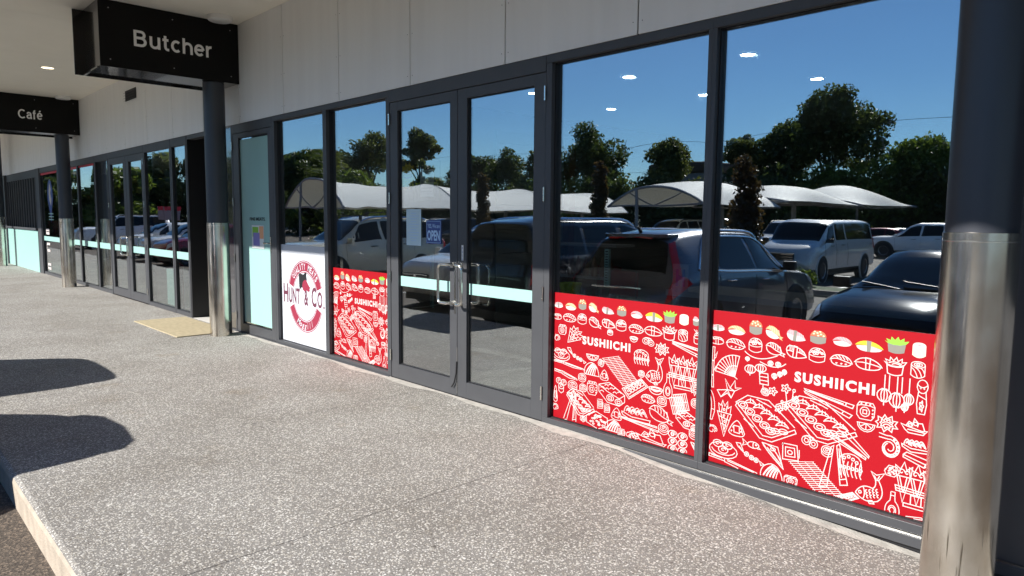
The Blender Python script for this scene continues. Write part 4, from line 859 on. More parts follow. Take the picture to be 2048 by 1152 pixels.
def art_film(label, x0, x1, z0, z1, art, shift, tx, w=.005):
    t = thing('sushi_film', label, 'window film', ((x0 + x1) / 2, YG - .004, 0), group='red sushi films'); cx = (x0 + x1) / 2
    m = MB(); m.box(x0 - cx, x1 - cx, 0, .002, z0, z1); m.build('red_sheet', 'red', t)
    mb = MB(); cnt = 0; fr = random.Random(int(abs(x0) * 10)); art = list(art); small = ['maki', 'onigiri', 'shrimp', 'makisq', 'nigiri', 'cup', 'makibox', 'gunkan', 'slice', 'pair', 'rice', 'candyfish']
    for _ in range(1500):
        gx, gz = fr.uniform(x0 + .02, x1 - .02), fr.uniform(.06, .76); s_ = fr.choice((.05, .065, .08))
        if abs(gx - tx - .205) < .23 + s_ / 2 and abs(gz - .651) < .045 + s_ / 2: continue
        if all(abs(gx - (q[1] + shift)) > (q[3] * .43 + s_ * .5) or abs(gz - q[2]) > (q[4] * .43 + s_ * .5) for q in art): art.append((fr.choice(small), gx - shift, gz, s_, s_ * fr.uniform(.8, 1.1), 0, fr.choice((0, 0, 20, -20))))
    for (nm, X, Z, Wd, Ht, c, rot) in art:
        X += shift
        if X + Wd / 2 < x0 or X - Wd / 2 > x1: continue
        S, F = globals()['I_' + nm](); ca, sa = math.cos(rad(rot)), math.sin(rad(rot))
        T = lambda p: (X - cx + (p[0] * ca - p[1] * sa) * Wd / 2, Z + (p[0] * sa + p[1] * ca) * Ht / 2)
        cnt += 1; y0 = -.0003 - (cnt % 7) * .00006
        if c:
            for i, (kind, pts) in enumerate(F):
                pp = [T(p) for p in pts]
                pp = [(min(max(p[0], x0 - cx + .003), x1 - cx - .003), p[1]) for p in pp]
                if len(pp) > 2 and (pp[0][0] - pp[-1][0]) ** 2 + (pp[0][1] - pp[-1][1]) ** 2 < 1e-6: pp = pp[:-1]
                mi = {'rice': 0, 'nori': PI_['nori'], 'top': PI_[TOPCOL[c]], 'dot': PI_['cream'] if c != 10 else PI_['pink']}[kind]
                ce = (sum(p[0] for p in pp) / len(pp), sum(p[1] for p in pp) / len(pp))
                mb.add([(p[0], y0 - .00003 * i, p[1]) for p in pp], [tuple(range(len(pp)))], mi)
            if c in (2, 4, 5, 7, 10, 1):
                for k, st in enumerate(S[2 if c != 5 else 2:]):
                    for run in clip_runs([T(p) for p in st], x0 - cx + .004, x1 - cx - .004, z0, z1): ribbon(mb, run, w * .35, y0 - .00016 - k * .000004, 0)
        else:
            for k, st in enumerate(S):
                for run in clip_runs([T(p) for p in st], x0 - cx + .004, x1 - cx - .004, z0 + .004, z1 - .004): ribbon(mb, run, w * (.66 if nm == 'mat' else .85 if Wd < .1 else 1), y0 - k * .000012, 0)
    v, f = text_fit('SUSHIICHI', tx - cx, tx + .41 - cx, .622, .680, .045, 0, 1.22)
    mb.add([(a, -.0012, b_) for a, b_ in v], f, 0)
    mb.build('print', PAL, t)
    return t
ART_B=[('nori',-2.119,0.863,0.088,0.052,1,0),('nigiri',-2.0,0.862,0.112,0.064,2,0),('gunkan',-1.884,0.887,0.085,0.088,3,0),('ebi',-1.774,0.876,0.103,0.087,4,0),('tai',-1.652,0.871,0.104,0.073,5,0),('gunkan',-1.535,0.877,0.094,0.077,6,0),('nigiri',-1.411,0.875,0.1,0.058,7,0),('tamago',-1.28,0.868,0.137,0.062,8,0),('wakame',-1.155,0.888,0.11,0.087,9,0),('roll',-1.055,0.878,0.067,0.08,10,0),('shrimpcup',-0.974,0.892,0.055,0.089,11,0),('nori',-2.121,0.787,0.087,0.06,0,0),('nigiri',-2.003,0.782,0.119,0.072,0,0),('gunkan',-1.882,0.787,0.087,0.088,0,0),('ebi',-1.764,0.785,0.109,0.08,0,0),('tai',-1.647,0.783,0.11,0.079,0,0),('gunkan',-1.536,0.782,0.094,0.083,0,0),('nigiri',-1.412,0.777,0.111,0.069,0,0),('tamago',-1.28,0.779,0.132,0.067,0,0),('wakame',-1.156,0.783,0.1,0.093,0,0),('roll',-1.055,0.783,0.071,0.086,0,0),('shrimpcup',-0.97,0.79,0.046,0.095,0,0),('bamboo',-2.138,0.627,0.05,0.247,0,0),('fan',-2.04,0.649,0.142,0.144,0,0),('lanterns',-1.826,0.649,0.25,0.208,0,0),('crane',-2.034,0.511,0.164,0.125,0,0),('knifev',-2.144,0.41,0.059,0.203,0,0),('cone',-2.058,0.33,0.116,0.213,0,0),('onigiri',-1.975,0.289,0.105,0.098,0,0),('shrimp',-2.133,0.248,0.075,0.075,0,0),('platter',-1.807,0.381,0.362,0.242,0,0),('sakura',-1.704,0.523,0.17,0.161,0,0),('chops',-1.465,0.539,0.258,0.118,0,0),('platter',-1.503,0.439,0.38,0.234,0,0),('makibox',-1.278,0.537,0.09,0.097,0,0),('slice',-1.273,0.458,0.085,0.063,0,0),('shiso',-1.178,0.494,0.102,0.09,0,0),('boat',-1.055,0.507,0.116,0.082,0,0),('lantern3',-1.148,0.643,0.165,0.188,0,0),('kokeshi',-1.03,0.655,0.062,0.172,0,0),('kokeshi',-0.968,0.644,0.056,0.149,0,0),('bottle',-0.955,0.474,0.061,0.17,0,0),('rollplate',-2.055,0.152,0.181,0.123,0,0),('shrimptail',-1.885,0.159,0.177,0.104,0,0),('candyfish',-1.878,0.216,0.115,0.065,0,0),('trislice',-1.752,0.189,0.136,0.14,0,0),('knife',-1.987,0.072,0.319,0.08,0,0),('omelette',-1.754,0.09,0.13,0.101,0,0),('makisq',-1.655,0.227,0.106,0.102,0,0),('mat',-1.511,0.12,0.301,0.176,0,0),('chops',-1.334,0.362,0.268,0.116,0,155),('pair',-1.551,0.312,0.09,0.079,0,0),('maki',-1.458,0.281,0.06,0.066,0,0),('chops',-1.438,0.204,0.258,0.197,0,-60),('octopus',-1.338,0.24,0.126,0.131,0,0),('tentacle',-1.158,0.376,0.114,0.132,0,0),('gyoza',-1.045,0.421,0.118,0.087,0,0),('slab',-1.036,0.344,0.117,0.064,0,0),('conetray',-1.019,0.216,0.206,0.225,0,0),('fish',-1.235,0.154,0.148,0.172,0,0),('bottle',-1.129,0.094,0.078,0.135,0,0),('rolltray',-1.345,0.064,0.116,0.077,0,0),('makibox',-1.644,0.07,0.077,0.057,0,0),('nori2',-1.023,0.049,0.087,0.044,0,0),('rice',-0.94,0.104,0.037,0.076,0,0)]
ART_A=[('nori',-3.385,0.876,0.084,0.056,1,0),('nigiri',-3.269,0.875,0.105,0.061,2,0),('gunkan',-3.162,0.895,0.079,0.078,3,0),('ebi',-3.059,0.887,0.092,0.077,4,0),('tai',-2.936,0.876,0.103,0.058,5,0),('gunkan',-2.823,0.884,0.085,0.074,6,0),('nigiri',-2.702,0.877,0.098,0.056,7,0),('tamago',-2.568,0.876,0.137,0.066,8,0),('wakame',-2.452,0.887,0.107,0.086,9,0),('roll',-2.349,0.881,0.073,0.073,10,0),('shrimpcup',-2.266,0.89,0.061,0.078,11,0),('nori',-3.392,0.792,0.076,0.056,0,0),('nigiri',-3.279,0.795,0.123,0.067,0,0),('gunkan',-3.163,0.795,0.087,0.078,0,0),('ebi',-3.046,0.787,0.107,0.083,0,0),('tai',-2.929,0.789,0.11,0.069,0,0),('gunkan',-2.825,0.789,0.092,0.08,0,0),('nigiri',-2.703,0.785,0.117,0.067,0,0),('tamago',-2.571,0.786,0.138,0.066,0,0),('wakame',-2.451,0.785,0.107,0.092,0,0),('roll',-2.353,0.783,0.073,0.079,0,0),('shrimpcup',-2.256,0.787,0.059,0.089,0,0),('makibox',-3.343,0.701,0.075,0.075,0,0),('cone',-3.24,0.67,0.17,0.135,0,-40),('cup',-2.72,0.713,0.062,0.041,0,0),('pair',-2.606,0.711,0.093,0.066,0,0),('shiso',-2.502,0.678,0.103,0.082,0,0),('chops',-2.322,0.701,0.215,0.085,0,0),('rollplate',-3.353,0.525,0.165,0.106,0,0),('shrimptail',-3.205,0.534,0.177,0.098,0,0),('slice',-3.063,0.544,0.108,0.059,0,0),('octopus',-2.656,0.605,0.128,0.106,0,0),('fish',-2.549,0.533,0.147,0.182,0,0),('conetray',-2.341,0.557,0.209,0.213,0,0),('knife',-3.276,0.455,0.295,0.052,0,0),('knife',-3.304,0.38,0.216,0.075,0,0),('omelette',-3.068,0.458,0.132,0.102,0,0),('maki',-3.153,0.383,0.072,0.067,0,0),('onigiri',-2.957,0.435,0.075,0.077,0,0),('mat',-2.823,0.487,0.314,0.194,0,0),('maki3',-3.348,0.293,0.109,0.113,0,0),('maki',-3.24,0.312,0.089,0.074,0,0),('maki',-3.143,0.312,0.067,0.061,0,0),('makibox',-3.06,0.327,0.093,0.102,0,0),('bento',-2.891,0.32,0.22,0.153,0,0),('rolltray',-2.7,0.388,0.207,0.159,0,0),('bottle',-2.449,0.451,0.076,0.158,0,0),('cup',-2.539,0.407,0.104,0.055,0,0),('nigiri',-2.596,0.345,0.107,0.062,0,0),('maki',-2.491,0.344,0.071,0.072,0,0),('sheets',-2.364,0.356,0.16,0.151,0,0),('shiso',-2.253,0.471,0.06,0.094,0,0),('maki',-2.252,0.379,0.059,0.064,0,0),('platter',-3.165,0.203,0.256,0.185,0,0),('chops',-3.269,0.131,0.231,0.207,0,-70),('makisq',-2.989,0.23,0.054,0.072,0,0),('makisq',-2.929,0.211,0.053,0.065,0,0),('onigiri',-2.846,0.19,0.095,0.088,0,0),('gyoza',-2.688,0.235,0.227,0.137,0,0),('ebi',-2.494,0.263,0.181,0.122,0,0),('bento',-2.299,0.264,0.169,0.117,0,0),('rice',-3.013,0.112,0.191,0.126,0,0),('omelette',-2.87,0.102,0.146,0.092,0,0),('chops',-2.651,0.163,0.273,0.057,0,10),('maki',-2.474,0.169,0.077,0.077,0,0),('boat',-2.568,0.094,0.24,0.119,0,0),('maki6',-2.367,0.108,0.149,0.152,0,0),('maki',-2.254,0.188,0.069,0.075,0,0),('trislice',-2.244,0.099,0.062,0.094,0,0),('makisq',-2.804,0.076,0.069,0.047,0,0),('rice',-2.711,0.076,0.097,0.053,0,0),('shrimp',-3.397,0.631,0.068,0.075,0,0),('shrimp',-3.404,0.123,0.069,0.077,0,0),('onigiri',-3.403,0.225,0.041,0.127,0,0)]

art_film('red film of white sushi drawings with a fan and lanterns, beside the steel pole', -2.158, -.91, .05, .962, ART_B, 0, -1.65)
art_film('red film of white sushi drawings under the lime pot, beside the doors', -3.43, -2.223, .05, .962, ART_A, 0, -3.155)
art_film('red film of white sushi drawings in the narrow pane left of the doors', -6.582, -5.505, .05, .962, ART_B, -4.505, -6.155)

# ------------------------------------------------------------------ white butcher film
x0, x1 = -7.771, -6.665; cx = -7.205; cz = .625
t = thing('butcher_film', 'white film with round maroon butcher logo and HUNT & CO. lettering', 'window film', (cx, YG - .004, 0))
m = MB(); m.box(x0 - cx, x1 - cx, 0, .002, .05, 1.165); m.build('white_sheet', 'butcherwhite', t)
m = MB()
def ring(mb, r0, r1, a0, a1, mi, y, c=(0, 0), n=40):
    vs = []
    for i in range(n + 1):
        a = rad(a0 + (a1 - a0) * i / n)
        vs += [(c[0] + r0 * math.cos(a), y, c[1] + r0 * math.sin(a)), (c[0] + r1 * math.cos(a), y, c[1] + r1 * math.sin(a))]
    mb.add(vs, [(2 * i, 2 * i + 1, 2 * i + 3, 2 * i + 2) for i in range(n)], mi)
zc = .60
ring(m, .285, .385, 18, 162, 0, -.0004, (0, zc)); ring(m, .392, .402, 18, 162, 0, -.0004, (0, zc)); ring(m, .268, .277, 18, 162, 0, -.0004, (0, zc))
ring(m, .285, .385, 202, 338, 0, -.0004, (0, zc)); ring(m, .392, .402, 202, 338, 0, -.0004, (0, zc)); ring(m, .268, .277, 202, 338, 0, -.0004, (0, zc))
W_ = 'QUALITY MEATS'
for i, ch in enumerate(W_):
    if ch == ' ': continue
    a = rad(141 - (141 - 39) * i / (len(W_) - 1)); v, f = text_fit(ch, -.019 if ch != 'I' else -.006, .019 if ch != 'I' else .006, -.035, .035, .02)
    R0 = .335; ca, sa = math.cos(a - PI / 2), math.sin(a - PI / 2)
    m.add([(R0 * math.cos(a) + p[0] * ca - p[1] * sa, -.0009, zc + R0 * math.sin(a) + p[0] * sa + p[1] * ca) for p in v], f, 1)
for i, ch in enumerate('Moggill'):
    a = rad(242 + (298 - 242) * i / 6); wd = {'M': .036, 'o': .026, 'g': .026, 'i': .009, 'l': .009}[ch]; lo, hi = {'g': (-.046, .018)}.get(ch, (-.03, .04) if ch != 'o' else (-.03, .018))
    v, f = text_fit(ch, -wd, wd, lo, hi, .012, .3); R0 = .335; b_ = a + PI / 2; ca, sa = math.cos(b_), math.sin(b_)
    m.add([(R0 * math.cos(a) + p[0] * ca - p[1] * sa, -.0009, zc + R0 * math.sin(a) + p[0] * sa + p[1] * ca) for p in v], f, 1)
for wd, a, b_, h in (('H', -.52, -.405, .22), ('UNT', -.39, -.12, .18), ('&', -.02, .075, .18), ('C', .15, .26, .22), ('O', .28, .39, .18)):
    v, f = text_fit(wd, a, b_, .50, .50 + h, .025); m.add([(p[0], -.0006, p[1]) for p in v], f, 2)
m.add([(p[0], -.0006, p[1]) for p in [(.41, .50), (.436, .50), (.436, .53), (.41, .53)]], [(0, 1, 2, 3)], 2)
cow = [(-.155, .80), (-.16, .92), (-.13, .925), (-.02, .91), (.02, .945), (.07, .94), (.06, .90), (.075, .84), (.05, .80), (.0, .78), (-.02, .72), (-.09, .71), (-.13, .68), (-.15, .72)]
m.add([(p[0] * .8 - .01, -.0005, .755 + (p[1] - .79) * .74) for p in cow], [tuple(range(len(cow)))], 3)
pig = [(-.06, .74), (-.04, .80), (.0, .83), (.05, .835), (.08, .80), (.13, .745), (.155, .73), (.14, .70), (.15, .675), (.10, .66), (.06, .68), (.0, .66), (-.04, .68)]
m.add([(p[0] * .85 - .01, -.0008, .755 + (p[1] - .79) * .74) for p in pig], [tuple(range(len(pig)))], 0)
M['maroongrey'] = mat('maroon_grey_print', (.13, .03, .055), .5)
m.build('print', ['maroon', 'butcherwhite', 'maroongrey', 'black'], t)

# ------------------------------------------------------------------ notices on the doors
t = thing('open_sign', 'small blue YES, We are OPEN sign on the left door leaf', 'sign', (-4.818, .026, 1.365))
m = MB(); m.box(-.105, .105, -.004, 0, -.10, .10); m.build('board', 'blue', t, bevel=.006)
m = MB()
for a, b_, c, d in ((-.097, -.094, -.092, .092), (.094, .097, -.092, .092)): m.add([(a, -.0045, c), (b_, -.0045, c), (b_, -.0045, d), (a, -.0045, d)], [(0, 1, 2, 3)], 1)
for c, d in ((-.092, -.089), (.089, .092)): m.add([(-.094, -.0045, c), (.094, -.0045, c), (.094, -.0045, d), (-.094, -.0045, d)], [(0, 1, 2, 3)], 1)
v, f = text_fit('YES, We are', -.082, .085, .028, .068, .01); m.add([(a, -.0046, b_) for a, b_ in v], f, 1)
v, f = text_fit('OPEN', -.088, .088, -.075, .015, .035); m.add([(a, -.0046, b_) for a, b_ in v], f, 1)
m.build('lettering', ['blue', 'paleblue'], t)
t = thing('menu_sheet', 'pale blue price list taped on the left door leaf', 'paper', (-5.11, .0255, 1.40))
m = MB(); m.box(-.11, .11, 0, .001, -.16, .16); m.build('sheet', 'paper', t)
m = MB()
for k in range(11): w_ = .04 + .045 * ((k * 37) % 10) / 10; m.add([(-w_, -.0004, .12 - k * .024), (w_, -.0004, .12 - k * .024), (w_, -.0004, .126 - k * .024), (-w_, -.0004, .126 - k * .024)], [(0, 1, 2, 3)])
m.build('text_lines', 'paleblue', t)
t = thing('push_label', 'tiny white vertical PULL label above the door handles', 'label', (-4.407, .0035, 1.205))
m = MB(); m.box(-.012, .012, -.0012, 0, -.062, .062); m.build('plate', 'white', t)
m = MB()
for i, ch in enumerate('PULL'):
    v, f = text_fit(ch, -.006, .006, .036 - i * .028 - .009, .036 - i * .028 + .009, .01); m.add([(a, -.0015, b_) for a, b_ in v], f)
m.build('lettering', 'blue', t)
t = thing('poster', 'yellow sunburst poster with a red oval inside the left door', 'poster', (-5.87, .5, 1.90))
pts = [((.14 if i % 2 else .105) * math.cos(2 * PI * i / 24), (.14 if i % 2 else .105) * math.sin(2 * PI * i / 24)) for i in range(24)]
m = MB(); m.add([(a, 0, b_) for a, b_ in pts] + [(a, .003, b_) for a, b_ in pts], [tuple(range(24)), tuple(range(24, 48))[::-1]] + [(i, (i + 1) % 24, 24 + (i + 1) % 24, 24 + i) for i in range(24)]); m.build('card', 'yellow', t)
m = MB(); m.add([(a, -.001, b_) for a, b_ in ell(0, 0, .08, .03)[:-1]], [tuple(range(15))]); v, f = text_fit('Lipton', -.06, .06, -.016, .018, .01); m.add([(a, -.0015, b_) for a, b_ in v], f, 1); m.build('badge', ['redprint', 'yellow'], t)
t = thing('framed_notice', 'black framed notice hanging inside the left door leaf', 'frame', (-5.60, .52, 1.84))
m = MB(); m.box(-.21, .21, .004, .02, -.19, .19); m.build('frame', 'gasket', t)
m = MB(); m.box(-.09, .13, 0, .0035, -.15, .11); m.build('sheet', 'paperw', t)
m = MB()
for k in range(7): m.add([(-.07, -.0005, .08 - k * .03), (.10, -.0005, .08 - k * .03), (.10, -.0005, .086 - k * .03), (-.07, -.0005, .086 - k * .03)], [(0, 1, 2, 3)])
m.build('text_lines', 'galv', t)
for x, y, za, zb, lb in ((-6.15, 1.0, .50, 1.10, 'pale slotted upright strip inside the left door, crossed by the mint stripe'), (-3.40, .6, .97, 1.26, 'pale slotted upright strip inside the window over the lime pot')):
    t = thing('slotted_upright', lb, 'shelf upright', (x, y, 0)); m = MB()
    if x < -5: x_ = 0
    m.box(-.022, .022, 0, .02, za, zb); m.build('strip', 'mint', t)
    m = MB()
    for k in range(int((zb - za) / .02)): m.box(-.012, .012, -.0015, -.0003, za + .006 + k * .02, za + .013 + k * .02)
    m.build('slots', 'joint', t)
t = thing('plant_pot', 'small lime green pot standing inside the window right of the doors', 'pot', (-3.50, .30, .885))
m = MB(); m.lathe([(.0, 0), (.062, 0), (.082, .11), (.086, .11), (.086, .125), (.078, .125), (.072, .09), (0, .09)], 24); m.build('pot', 'lime', t, smooth=True)
t = thing('window_shelf', 'dark shelf ledge behind the red film inside the sushi shop', 'shelf', (-2.4, .3, 0)); m = MB(); m.box(-1.1, 1.5, -.18, .18, .85, .883); m.build('board', 'brown', t)
for x in (-1.05, 1.4): m = MB(); m.box(x, x + .05, -.15, .15, 0, .849); m.build('bracket', 'frame', t)
t = thing('blue_h_sign', 'small white card with a blue letter H inside the first big window', 'card', (-3.0, 1.0, 1.04))
m = MB(); m.box(-.07, .07, 0, .003, -.11, .11); m.build('card', 'galv', t)
v, f = text_fit('H', -.04, .04, -.06, .07, .05); m = MB(); m.add([(a, -.001, b_) for a, b_ in v], f); m.build('lettering', 'blue', t)
t = thing('notice', 'butcher door notice of white, green and purple papers under FINE MEATS text', 'paper', (-8.32, .020, 1.235))
m = MB(); m.box(-.17, .17, 0, .0012, -.14, .14); m.add([(-.15, -.0005, .0), (.02, -.0005, .0), (.02, -.0005, .12), (-.15, -.0005, .12)], [(0, 1, 2, 3)], 1); m.add([(-.13, -.0007, -.11), (.05, -.0007, -.11), (.05, -.0007, .05), (-.13, -.0007, .05)], [(0, 1, 2, 3)], 2); m.add([(.04, -.0006, -.02), (.16, -.0006, -.02), (.16, -.0006, .13), (.04, -.0006, .13)], [(0, 1, 2, 3)], 3)
m.build('sheets', ['paperw', 'green', 'purple', 'salmon'], t)
v, f = text_fit('FINE MEATS.', -.22, .22, .195, .235, .02); m = MB(); m.add([(a, .0, b_) for a, b_ in v], f); m.build('lettering', 'black', t)
# shelving and stock, dim behind the left door
t = thing('drinks_shelf', 'dark shelves with small bottles in the dim room behind the left door', 'shelves', (-6.1, 3.2, 0))
for z in (.35, .75, 1.15): m = MB(); m.box(-.38, .9, -.18, .18, z, z + .03); m.build('shelf', 'galv', t)
rr = random.Random(5); m = MB(); m2 = None
bt = None
for z in (.381, .781):
    for k in range(9):
        if bt is None:
            m = MB(); m.lathe([(0, 0), (.035, 0), (.035, .15), (.015, .2), (.015, .24), (0, .24)], 12); bt = m.build('bottle', 'brown', t, smooth=True); bt.location = (-.3 + k * .13, -.08, z)
        else: child_copy(bt, t, location=(-.3 + k * .13, -.08, z))
for i, (x, lb) in enumerate(((-4.9, 'red bentwood cafe chair dim inside the right door'), (-5.6, 'red cafe chair further back inside the right door'))):
    t = thing('cafe_chair', lb, 'chair', (x, 2.6 + i * .6, 0), group='red chairs inside the sushi shop')
    m = MB(); m.box(-.2, .2, -.2, .2, .44, .47); m.build('seat', 'darkred', t, bevel=.01)
    m = MB(); m.box(-.2, .2, .17, .2, .62, .9); m.build('backrest', 'darkred', t, bevel=.02)
    for sx in (-.18, .18):
        for sy in (-.18, .18): m = MB(); m.cyl((sx, sy, 0), (sx, sy, .44 if sy < 0 else .9), .012, n=8); m.build('leg', 'frame', t)
# ------------------------------------------------------------------ cars
def pch(xs, ys, x):
    """monotone cubic through (xs, ys)"""
    xs = np.array(xs, float); ys = np.array(ys, float); h = np.diff(xs); d = np.diff(ys) / h; n = len(xs); mm = np.zeros(n)
    mm[0], mm[-1] = d[0], d[-1]
    for i in range(1, n - 1):
        if d[i - 1] * d[i] > 0: w1 = 2 * h[i] + h[i - 1]; w2 = h[i] + 2 * h[i - 1]; mm[i] = (w1 + w2) / (w1 / d[i - 1] + w2 / d[i])
    x = np.clip(x, xs[0], xs[-1]); i = np.clip(np.searchsorted(xs, x) - 1, 0, n - 2); t = (x - xs[i]) / h[i]
    return (2 * t**3 - 3 * t**2 + 1) * ys[i] + (t**3 - 2 * t**2 + t) * h[i] * mm[i] + (-2 * t**3 + 3 * t**2) * ys[i + 1] + (t**3 - t**2) * h[i] * mm[i + 1]
class CarBody:
    def __init__(s, st): s.st = np.array(st, float); s.x = s.st[:, 0]
    def sec(s, x):
        zb, zl, zt, wl, wb, wt = [float(pch(s.x, s.st[:, k], x)) for k in range(1, 7)]
        dr = min(.09, max(.015, (zt - zl) * .35))
        return [(wl * .88, zb), (wl * .985, zb + .07), (wl + .0, .62 * zb + .38 * zl), ((wl + wb) / 2 + .012, .3 * zb + .7 * zl), (wb, zl), (wt, zt - dr), (wt * .86, zt - dr * .33), (wt * .55, zt - dr * .06), (0, zt)]
    def P(s, x, v, side=1):
        r = s.sec(x); i = int(min(max(v, 0), 7.9999)); t = v - i; a, b = r[i], r[i + 1]
        return Vector((x, side * (a[0] + (b[0] - a[0]) * t), a[1] + (b[1] - a[1]) * t))
    def mesh(s, mb, n=44):
        xs_ = np.unique(np.concatenate([np.linspace(s.x[0], s.x[-1], n), s.x])); R = 17; vs = []
        for x in xs_:
            r = s.sec(x); ring = [(x, w, z) for w, z in r] + [(x, -w, z) for w, z in r[:-1][::-1]]; vs += ring
        fs = []
        for i in range(len(xs_) - 1):
            for k in range(R - 1): fs.append((i * R + k, i * R + k + 1, (i + 1) * R + k + 1, (i + 1) * R + k))
            fs.append((i * R + R - 1, i * R, (i + 1) * R, (i + 1) * R + R - 1))
        fs += [tuple(range(R)), tuple(range((len(xs_) - 1) * R, len(xs_) * R))]
        mb.add(vs, fs)
    def patch(s, mb, quad, side=1, off=.006, nu=10, nv=6):
        """quad = (x,v) corners; grid of surface points pushed outwards"""
        vs = []
        for i in range(nu + 1):
            for j in range(nv + 1):
                a, b = i / nu, j / nv
                x = (quad[0][0] * (1 - a) + quad[1][0] * a) * (1 - b) + (quad[3][0] * (1 - a) + quad[2][0] * a) * b
                v = (quad[0][1] * (1 - a) + quad[1][1] * a) * (1 - b) + (quad[3][1] * (1 - a) + quad[2][1] * a) * b
                p = s.P(x, v, side); du = s.P(x + .02, v, side) - s.P(x - .02, v, side); dvv = s.P(x, min(v + .05, 8), side) - s.P(x, v - .05, side)
                nn = du.cross(dvv) * -side
                nn = nn.normalized() if nn.length > 1e-9 else Vector((0, 0, 1))
                if nn.z < -.2 or nn.y * side < -.1: nn = -nn
                vs.append(p + nn * off)
        w = nv + 1
        mb.add(vs, [(i * w + j, (i + 1) * w + j, (i + 1) * w + j + 1, i * w + j + 1) for i in range(nu) for j in range(nv)])
wheel_meshes = {}
def wheels(car, wx, wy, r, spokes=5, rimmat='rim'):
    if r not in wheel_meshes:
        m = MB(); m.lathe([(r * .62, -.10), (r * .9, -.105), (r * .98, -.09), (r, -.05), (r, .05), (r * .98, .09), (r * .9, .105), (r * .62, .10)], 28, axis='y'); o = m.build('wheel', 'tyre', None, smooth=True)
        q = MB(); q.lathe([(0, .06), (r * .12, .062), (r * .14, .05)], 12, axis='y'); q.lathe([(r * .53, .07), (r * .64, .098), (r * .64, -.09), (r * .53, -.05)], 28, axis='y')
        for k in range(spokes):
            for dd in (-.09, .09):
                a = 2 * PI * k / spokes + dd; a2 = 2 * PI * k / spokes + dd * 2
                ca, sa = math.cos(a), math.sin(a); cb, sb = math.cos(a2), math.sin(a2); hw = r * .045
                q.add([(ca * r * .1 - sa * hw, .058, sa * r * .1 + ca * hw), (ca * r * .1 + sa * hw, .058, sa * r * .1 - ca * hw), (cb * r * .58 + sb * hw, .085, sb * r * .58 - cb * hw), (cb * r * .58 - sb * hw, .085, sb * r * .58 + cb * hw),
                       (ca * r * .1 - sa * hw, .03, sa * r * .1 + ca * hw), (ca * r * .1 + sa * hw, .03, sa * r * .1 - ca * hw), (cb * r * .58 + sb * hw, .05, sb * r * .58 - cb * hw), (cb * r * .58 - sb * hw, .05, sb * r * .58 + cb * hw)],
                      [(0, 1, 2, 3), (0, 4, 5, 1), (1, 5, 6, 2), (2, 6, 7, 3), (3, 7, 4, 0)])
        q.lathe([(0, -.0), (r * .6, -.0)], 20, axis='y')
        p = q.build('rim', rimmat, o); wheel_meshes[r] = (o.data, p.data); bpy.data.objects.remove(p); bpy.data.objects.remove(o)
    td, rd = wheel_meshes[r]
    for x in wx:
        for s_ in (1, -1):
            w = bpy.data.objects.new('wheel', td); COL.objects.link(w); w.parent = car; w.location = (x, s_ * wy, r); w.rotation_euler = (0, 0, 0 if s_ > 0 else PI)
            q = bpy.data.objects.new('rim', rd); COL.objects.link(q); q.parent = w
def box_part(car, name, mt, *b, bevel=.01):
    m = MB(); m.box(*b); return m.build(name, mt, car, bevel=bevel)
